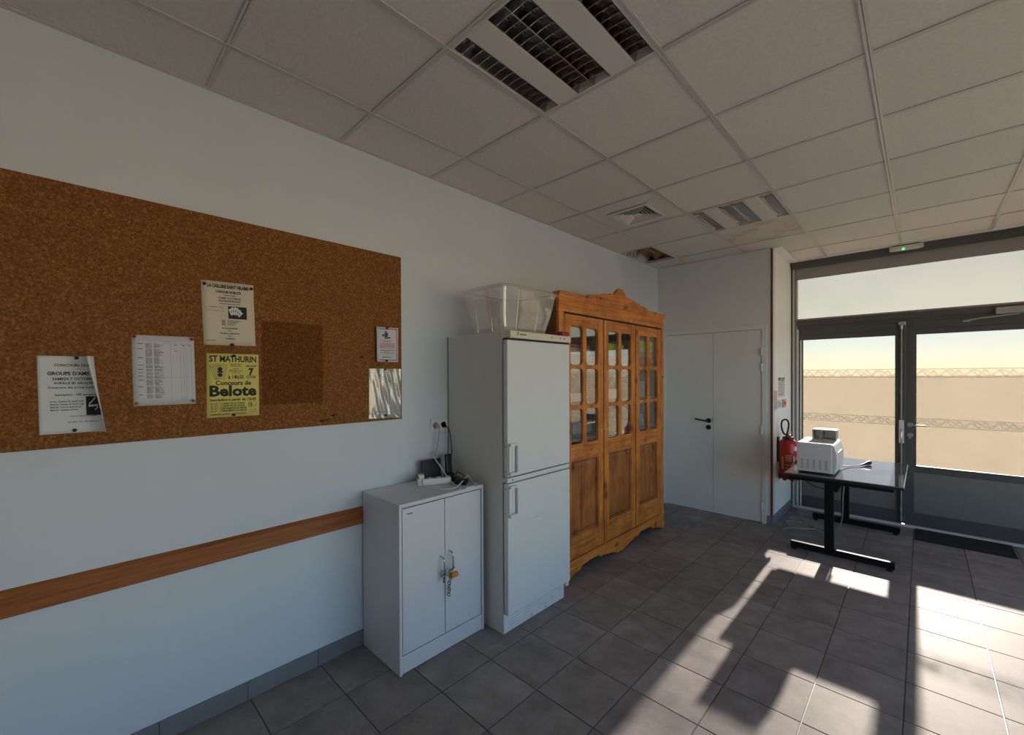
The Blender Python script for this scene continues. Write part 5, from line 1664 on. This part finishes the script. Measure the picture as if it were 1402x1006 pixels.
tag(ju.build('coffee_pot', 'black', None), 'black rounded pot on the low shelf behind the middle wardrobe door', 'pot')
rb = MB().box(0.10, 2.60, S + 0.001, 0.34, 2.76, S + 0.075)
tag(rb.build('carton', 'paper', None, 0.003), 'white carton on the low shelf behind the right wardrobe door', 'carton')
pb = MB().box(0.10, 2.62, S + 0.077, 0.30, 2.75, S + 0.200)
tag(pb.build('gift_box', 'purple', None, 0.003), 'dark purple box on the white carton in the wardrobe', 'box')
lb_ = MB().lathe((0.26, 2.90, S + 0.001), [(0.06, 0), (0.062, 0.05), (0.05, 0.075), (0.048, 0.11), (0.02, 0.12)], 20)
tag(lb_.build('jar', 'light_blue', None), 'light blue jar on the low shelf behind the right wardrobe door', 'jar')

# ------------------------------------------------------------------ notices and fire extinguisher on the return wall
XW = XR + 0.0008
def wall_sign(y0, z0, y1, z1, mat, name, label, prints):
    o = MB().box(XW, y0, z0, XW + 0.002, y1, z1).build(name, mat, None)
    tag(o, label, 'sign')
    fw = lambda u, v, d: (XW + 0.002 + d, y1 - u, z0 + v)     # seen from inside the room, u runs to the viewer's left... kept simple
    fw = lambda u, v, d: (XW + 0.002 + d, y0 + u, z0 + v)
    for mt, fnc in prints:
        mb = MB(); fnc(mb, fw, y1 - y0, z1 - z0)
        if mb.v:
            mb.build('printed_text', mt, o, flip=False)
    return o
def pr_rows(mb, fw, W_, H_):
    for q in range(12):
        for c in (0.08, 0.30, 0.55, 0.80):
            bars(mb, W_ * c, W_ * (c + 0.12), H_ * (0.78 - 0.05 * q), H_ * 0.022, fw, rnd=rt)
    bars(mb, W_ * 0.05, W_ * 0.95, H_ * 0.10, H_ * 0.012, fw, rnd=rt)
    rect(mb, 0, H_ * 0.93, W_ * 0.30, H_, fw); rect(mb, W_ * 0.82, H_ * 0.93, W_, H_, fw)
def pr_green(mb, fw, W_, H_):
    rect(mb, W_ * 0.30, H_ * 0.93, W_ * 0.82, H_, fw); rect(mb, W_ * 0.35, H_ * 0.84, W_ * 0.95, H_ * 0.91, fw); rect(mb, W_ * 0.5, H_ * 0.155, W_ * 0.95, H_ * 0.19, fw)
def pr_red(mb, fw, W_, H_):
    rect(mb, W_ * 0.02, H_ * 0.86, W_ * 0.30, H_ * 0.92, fw); rect(mb, W_ * 0.05, H_ * 0.13, W_ * 0.5, H_ * 0.165, fw)
wall_sign(4.150, 1.295, 4.435, 1.503, 'paper', 'safety_notice', 'white safety instruction sheet with rows of small symbols, uppermost on the return wall', [('ink', pr_rows), ('ink_green', pr_green), ('ink_red', pr_red)])
def pr_o(mb, fw, W_, H_):
    rect(mb, W_ * 0.18, H_ * 0.42, W_ * 0.98, H_ * 0.97, fw)
def pr_txt(mb, fw, W_, H_):
    for q in range(7):
        bars(mb, W_ * 0.2, W_ * 0.9, H_ * (0.36 - 0.045 * q), H_ * 0.02, fw, rnd=rt)
    rect(mb, 0, 0, W_ * 0.10, H_, fw)
wall_sign(3.975, 1.165, 4.105, 1.372, 'paper', 'safety_notice', 'small notice with an orange upper half beside the wooden corner strip', [('ink_orange', pr_o), ('ink_grey', pr_txt)])
def pr_ex(mb, fw, W_, H_):
    rect(mb, W_ * 0.50, H_ * 0.03, W_ * 0.72, H_ * 0.97, fw)
def pr_pk(mb, fw, W_, H_):
    rect(mb, W_ * 0.72, H_ * 0.03, W_ * 0.97, H_ * 0.97, fw)
def pr_fig(mb, fw, W_, H_):
    rect(mb, W_ * 0.08, H_ * 0.15, W_ * 0.13, H_ * 0.85, fw); rect(mb, W_ * 0.26, H_ * 0.20, W_ * 0.32, H_ * 0.70, fw)
    disc(mb, W_ * 0.84, H_ * 0.5, W_ * 0.07, fw, 0.0008, H_ * 0.25)
wall_sign(4.120, 1.175, 4.520, 1.268, 'paper', 'extinguisher_sign', 'white and red extinguisher sign below the safety sheet on the return wall', [('red', pr_ex), ('ink_orange', pr_pk), ('ink', pr_fig)])

ex = thing('fire_extinguisher', 'red fire extinguisher hung on the return wall beside the table', 'extinguisher', (1.312, 4.13, 0.46))
ec = (1.312, 4.13)
R_ = 0.084
MB().lathe((ec[0], ec[1], 0.47), [(0.060, 0), (0.078, 0.01), (R_, 0.03), (R_, 0.345), (0.078, 0.37), (0.055, 0.392), (0.030, 0.402)], 36).build('cylinder', 'red', ex)
mb = MB()
vs, fs = [], []
nn = 48
for (z_, rr_) in ((0.505, R_ + 0.002), (0.455, R_ + 0.004)):
    for q in range(nn):
        a = 2 * PI * q / nn
        zz = z_ + (0.010 * math.sin(8 * a) if z_ < 0.47 else 0)
        vs.append((ec[0] + rr_ * math.cos(a), ec[1] + rr_ * math.sin(a), zz))
mb.add(vs, [(q, (q + 1) % nn, nn + (q + 1) % nn, nn + q) for q in range(nn)], True)
so_ = mb.build('base_skirt', 'red_dark', ex)
sm = so_.modifiers.new('thick', 'SOLIDIFY'); sm.thickness = 0.003
MB().cyl((ec[0], ec[1], 0.870), (ec[0], ec[1], 0.895), 0.034).cyl((ec[0], ec[1], 0.895), (ec[0], ec[1], 0.935), 0.018).build('valve', 'chrome', ex)
MB().lathe((ec[0], ec[1], 0.868), [(0.052, 0), (0.054, 0.012), (0.045, 0.022)], 24).build('collar', 'black', ex)
MB().hexa([(ec[0] - 0.012, ec[1] - 0.03, 0.915), (ec[0] + 0.012, ec[1] - 0.03, 0.915), (ec[0] + 0.012, ec[1] + 0.085, 0.928), (ec[0] - 0.012, ec[1] + 0.085, 0.928)], [(ec[0] - 0.012, ec[1] - 0.03, 0.925), (ec[0] + 0.012, ec[1] - 0.03, 0.925), (ec[0] + 0.012, ec[1] + 0.085, 0.940), (ec[0] - 0.012, ec[1] + 0.085, 0.940)]).build('squeeze_lever', 'steel', ex, 0.003)
MB().lathe((ec[0] + 0.02, ec[1] - 0.035, 0.905), [(0.014, 0), (0.014, -0.008)], 16, 'y').build('gauge', 'brass', ex)
MB().tube(smooth_path([(ec[0] - 0.002, ec[1] - 0.02, 0.905), (ec[0] - 0.035, ec[1] - 0.035, 0.93), (ec[0] - 0.055, ec[1] - 0.030, 1.00), (ec[0] - 0.048, ec[1] - 0.025, 1.055), (ec[0] - 0.012, ec[1] - 0.02, 1.068), (ec[0] + 0.010, ec[1] - 0.03, 1.03), (ec[0] + 0.006, ec[1] - 0.05, 0.96), (ec[0] - 0.005, ec[1] - 0.07, 0.90), (ec[0] - 0.02, ec[1] - 0.093, 0.84)], 7), 0.0085, 10).build('hose', 'black_rubber', ex)
def arc_patch(mb, a0, a1, z0, z1, r_, n_=10):
    vs = []
    for q in range(n_ + 1):
        a = a0 + (a1 - a0) * q / n_
        vs += [(ec[0] + r_ * math.cos(a), ec[1] + r_ * math.sin(a), z0), (ec[0] + r_ * math.cos(a), ec[1] + r_ * math.sin(a), z1)]
    mb.add(vs, [(2 * q, 2 * q + 2, 2 * q + 3, 2 * q + 1) for q in range(n_)], True)
D = math.radians
mb = MB(); arc_patch(mb, D(-40), D(-14), 0.755, 0.800, R_ + 0.0006); arc_patch(mb, D(-47), D(-40), 0.60, 0.70, R_ + 0.0006)
mb.build('inspection_label', 'paper', ex, flip=False)
mb = MB(); arc_patch(mb, D(-100), D(-20), 0.56, 0.735, R_ + 0.0005, 16); mb.build('instruction_label', plain('label_dark_red', (0.24, 0.02, 0.02), 0.45), ex, flip=False)
mb = MB(); arc_patch(mb, D(-122), D(-108), 0.565, 0.690, R_ + 0.0007); mb.build('yellow_label', plain('label_yellow', (0.62, 0.38, 0.03), 0.5), ex, flip=False)
mb = MB()
for q in range(10):
    t0, t1 = q / 10, (q + 1) / 10
    arcp = lambda t: (D(-20) - D(45) * math.sin(t * PI * 0.55), 0.700 - 0.14 * t)
    (a0, z0), (a1, z1) = arcp(t0), arcp(t1)
    r_ = R_ + 0.0012
    w_ = D(11)
    mb.add([(ec[0] + r_ * math.cos(a), ec[1] + r_ * math.sin(a), z_) for a, z_ in ((a0, z0), (a0 + w_, z0), (a1 + w_, z1), (a1, z1))], [(0, 1, 2, 3)])
mb.build('label_swoosh', 'ink_orange', ex, flip=False)
mb = MB()
for q in range(6):
    for r in range(2):
        a = D(-96 + 6 * q)
        arc_patch(mb, a, a + D(3.5), 0.575 + 0.03 * r, 0.585 + 0.03 * r, R_ + 0.0011, 2)
for r in range(5):
    arc_patch(mb, D(-96), D(-60), 0.650 + 0.014 * r, 0.654 + 0.014 * r, R_ + 0.0011, 6)
mb.build('label_text', 'ink_orange', ex, flip=False)
MB().box(XR + 0.0008, 4.11, 0.62, XR + 0.016, 4.15, 0.88).build('wall_bracket', 'black', ex)

# ------------------------------------------------------------------ emergency exit light
ez = HC - 0.0045
el = thing('exit_light', 'white emergency exit light with a green lamp above the glazed doors', 'exit light', (2.195, 4.70, ez))
MB().box(2.075, 4.672, ez - 0.050, 2.325, 4.735, ez - 0.008).build('light_body', 'cream', el, 0.008)
MB().box(2.10, 4.68, ez - 0.008, 2.30, 4.73, ez).build('mounting_plate', 'void', el)
MB().box(2.098, 4.6695, ez - 0.054, 2.295, 4.728, ez - 0.034).build('diffuser', 'tube', el, 0.004)
MB().lathe((2.180, 4.668, ez - 0.047), [(0.011, 0.004), (0.013, -0.003), (0.006, -0.006)], 14, 'y').build('green_lamp', 'led', el)

# ------------------------------------------------------------------ desk, oven and cables
tb = thing('desk', 'low grey-topped desk on black T-shaped legs in front of the glazed doors', 'table', (1.83, 3.9, 0))
tX0, tX1, tY0, tY1, tZ = 1.440, 2.222, 3.300, 4.485, 0.680
MB().box(tX0, tY0, tZ - 0.018, tX1, tY1, tZ).build('tabletop', 'desk', tb, 0.006, seg=3)
MB().box(tX0 - 0.001, tY0 - 0.0012, tZ - 0.026, tX1 + 0.001, tY1 + 0.001, tZ - 0.0065).build('edge_band', 'black', tb, 0.002)
MB().box(tX0 + 0.03, tY0 + 0.02, tZ - 0.055, tX1 - 0.06, tY0 + 0.055, tZ - 0.026).build('end_beam', 'black_metal', tb, 0.002)
MB().box(tX0 + 0.03, tY1 - 0.055, tZ - 0.055, tX1 - 0.06, tY1 - 0.02, tZ - 0.026).build('end_beam', 'black_metal', tb, 0.002)
for yc in (3.375, 4.415):
    lg = MB().box(1.722, yc - 0.018, 0.072, 1.786, yc + 0.018, tZ - 0.03).build('leg', 'black_metal', tb, 0.003)
    MB().box(1.480, yc - 0.020, 0.020, 2.168, yc + 0.020, 0.074).build('foot_bar', 'black_metal', lg, 0.004)
    for xx in (1.505, 2.135):
        MB().box(xx - 0.018, yc - 0.018, 0.0005, xx + 0.020, yc + 0.018, 0.021).build('foot_pad', 'black_rubber', lg, 0.003)
MB().box(1.790, 3.393, 0.545, 1.808, 4.397, 0.640).build('modesty_beam', 'black_metal', tb, 0.003)
MB().hexa([(1.786, 3.360, 0.56), (1.800, 3.360, 0.56), (1.800, 3.392, 0.56), (1.786, 3.392, 0.56)], [(1.786, 3.360, 0.652), (1.86, 3.360, 0.652), (1.86, 3.392, 0.652), (1.786, 3.392, 0.652)]).build('gusset', 'black_metal', tb)

oz = tZ + 0.001
ov = thing('microwave_oven', 'white microwave oven on the left end of the desk', 'microwave', (1.65, 3.6, oz))
oy0, oy1, ox0, ox1 = 3.400, 3.840, 1.518, 1.770
MB().box(ox0, oy0, oz + 0.012, ox1, oy1, oz + 0.262).build('oven_case', 'mw_white', ov, 0.006, seg=3)
# bulging front on the right side (facing the doors on the right)
prof = [(ox1 - 0.002, oz + 0.012), (ox1 + 0.018, oz + 0.014), (ox1 + 0.030, oz + 0.07), (ox1 + 0.034, oz + 0.13), (ox1 + 0.028, oz + 0.20), (ox1 + 0.012, oz + 0.250), (ox1 - 0.002, oz + 0.258)]
MB().prism(prof, lambda u, v, d: (u, d, v), oy0 + 0.004, oy1 - 0.004).build('oven_front', 'mw_white', ov, 0.004)
MB().box(ox1 + 0.020, oy0 + 0.09, oz + 0.06, ox1 + 0.0345, oy1 - 0.13, oz + 0.19).build('oven_window', 'alu_light', ov, 0.004)
for xx in (ox0 + 0.03, ox1 - 0.03):
    for yy in (oy0 + 0.03, oy1 - 0.03):
        MB().cyl((xx, yy, oz), (xx, yy, oz + 0.013), 0.012, seg=12).build('oven_foot', 'black_rubber', ov)
MB().box(ox0 + 0.01, oy0 + 0.012, oz + 0.006, ox1 - 0.01, oy1 - 0.012, oz + 0.0125).build('base_plate', 'black_metal', ov)
v = MB()
for q in range(5):
    for c in range(2):
        for r in range(8):
            xx = ox0 + 0.032 + 0.043 * q + 0.009 * c
            zz = oz + 0.040 + 0.0105 * r
            v.box(xx, oy0 - 0.0006, zz, xx + 0.006, oy0 + 0.003, zz + 0.0055)
v.build('vent_slots', 'ink_grey', ov)
v = MB()
for q in range(6):
    for r in range(10):
        v.box(ox0 + 0.05 + 0.03 * q, oy0 + 0.05 + 0.035 * r, oz + 0.2605, ox0 + 0.066 + 0.03 * q, oy0 + 0.07 + 0.035 * r, oz + 0.2626)
v.build('top_vents', 'alu_light', ov)
oc = MB().tube(smooth_path([(ox1 + 0.02, oy1 - 0.01, oz + 0.02), (1.83, 3.93, oz + 0.008), (1.90, 4.02, oz + 0.010), (1.925, 4.085, oz + 0.012)], 6), 0.0045, 8)
o = oc.build('power_cord', 'beige_cord', ov)
o['label'] = 'grey power cord with its plug lying loose on the desk'
MB().tube([(1.905, 4.03, oz + 0.012), (1.925, 4.085, oz + 0.015), (1.945, 4.14, oz + 0.020), (1.955, 4.165, oz + 0.021), (1.960, 4.18, oz + 0.021)], [0.006, 0.010, 0.017, 0.020, 0.019], 14).build('plug', 'black', o)
# open tray standing on the oven
tr = thing('open_tray', 'small grey open-fronted tray box standing on the microwave oven', 'tray', (1.68, 3.74, oz + 0.262))
t0 = oz + 0.263
MB().box(1.588, 3.680, t0, 1.765, 3.815, t0 + 0.004).build('tray_base', 'tray', tr)
MB().box(1.588, 3.811, t0 + 0.004, 1.765, 3.815, t0 + 0.086).build('tray_back', 'tray', tr)
MB().box(1.588, 3.680, t0 + 0.004, 1.592, 3.811, t0 + 0.086).build('tray_side', 'tray', tr)
MB().box(1.761, 3.680, t0 + 0.004, 1.765, 3.811, t0 + 0.086).build('tray_side', 'tray', tr)
MB().box(1.586, 3.672, t0 + 0.086, 1.768, 3.817, t0 + 0.093).build('tray_lid', 'mw_white', tr, 0.003)
MB().hexa([(1.640, 3.70, t0 + 0.004), (1.644, 3.70, t0 + 0.004), (1.664, 3.81, t0 + 0.004), (1.660, 3.81, t0 + 0.004)], [(1.650, 3.70, t0 + 0.086), (1.654, 3.70, t0 + 0.086), (1.664, 3.81, t0 + 0.086), (1.660, 3.81, t0 + 0.086)]).build('divider', 'tray', tr)

c1 = MB().tube(smooth_path([(1.835, 3.62, 0.655), (1.828, 3.65, 0.60), (1.81, 3.72, 0.45), (1.79, 3.85, 0.22), (1.74, 3.95, 0.05), (1.66, 4.00, 0.006), (1.52, 4.04, 0.006), (1.40, 3.96, 0.006), (1.33, 4.04, 0.006), (1.30, 4.16, 0.006), (1.42, 4.20, 0.006), (1.55, 4.10, 0.010), (1.50, 3.98, 0.012), (1.38, 3.93, 0.010), (1.33, 3.86, 0.006)], 8), 0.0042, 8)
tag(c1.build('extension_lead', 'beige_cord', None), 'beige extension lead hanging from under the desk and looping on the floor', 'cord')
c2 = MB().tube(smooth_path([(1.262, 4.752, 0.742), (1.262, 4.745, 0.50), (1.268, 4.73, 0.20), (1.30, 4.66, 0.05), (1.36, 4.50, 0.006), (1.42, 4.30, 0.006), (1.50, 4.14, 0.018), (1.60, 4.06, 0.018)], 8), 0.0036, 8)
tag(c2.build('thin_cord', 'beige_cord', None), 'thin cord running down the door frame to the floor behind the fire extinguisher', 'cord')
c3 = MB().tube(smooth_path([(1.53, 3.50, 0.645), (1.56, 3.50, 0.60), (1.62, 3.50, 0.555), (1.72, 3.50, 0.540), (1.785, 3.50, 0.57)], 7), 0.004, 8)
tag(c3.build('black_cord', 'black', None), 'black cord sagging under the desk top', 'cord')

# door mat
dm = MB().box(2.285, 4.385, 0.0008, 2.880, 4.745, 0.010).build('door_mat', 'mat', None, 0.002)
tag(dm, 'black door mat on the tiles in front of the right door', 'door mat')
MB().box(2.285, 4.745, 0.0008, 2.880, 4.760, 0.006).box(2.285, 4.370, 0.0008, 2.880, 4.385, 0.006).box(2.270, 4.370, 0.0008, 2.285, 4.76, 0.006).box(2.880, 4.370, 0.0008, 2.895, 4.76, 0.006).build('mat_edge', 'black_rubber', dm)

# names follow Blender's own suffixes; every mesh part keeps the plain kind name
for o in bpy.data.objects:
    if o.type == 'MESH' and len(o.data.materials) == 0:
        o.data.materials.append(M['paper'])
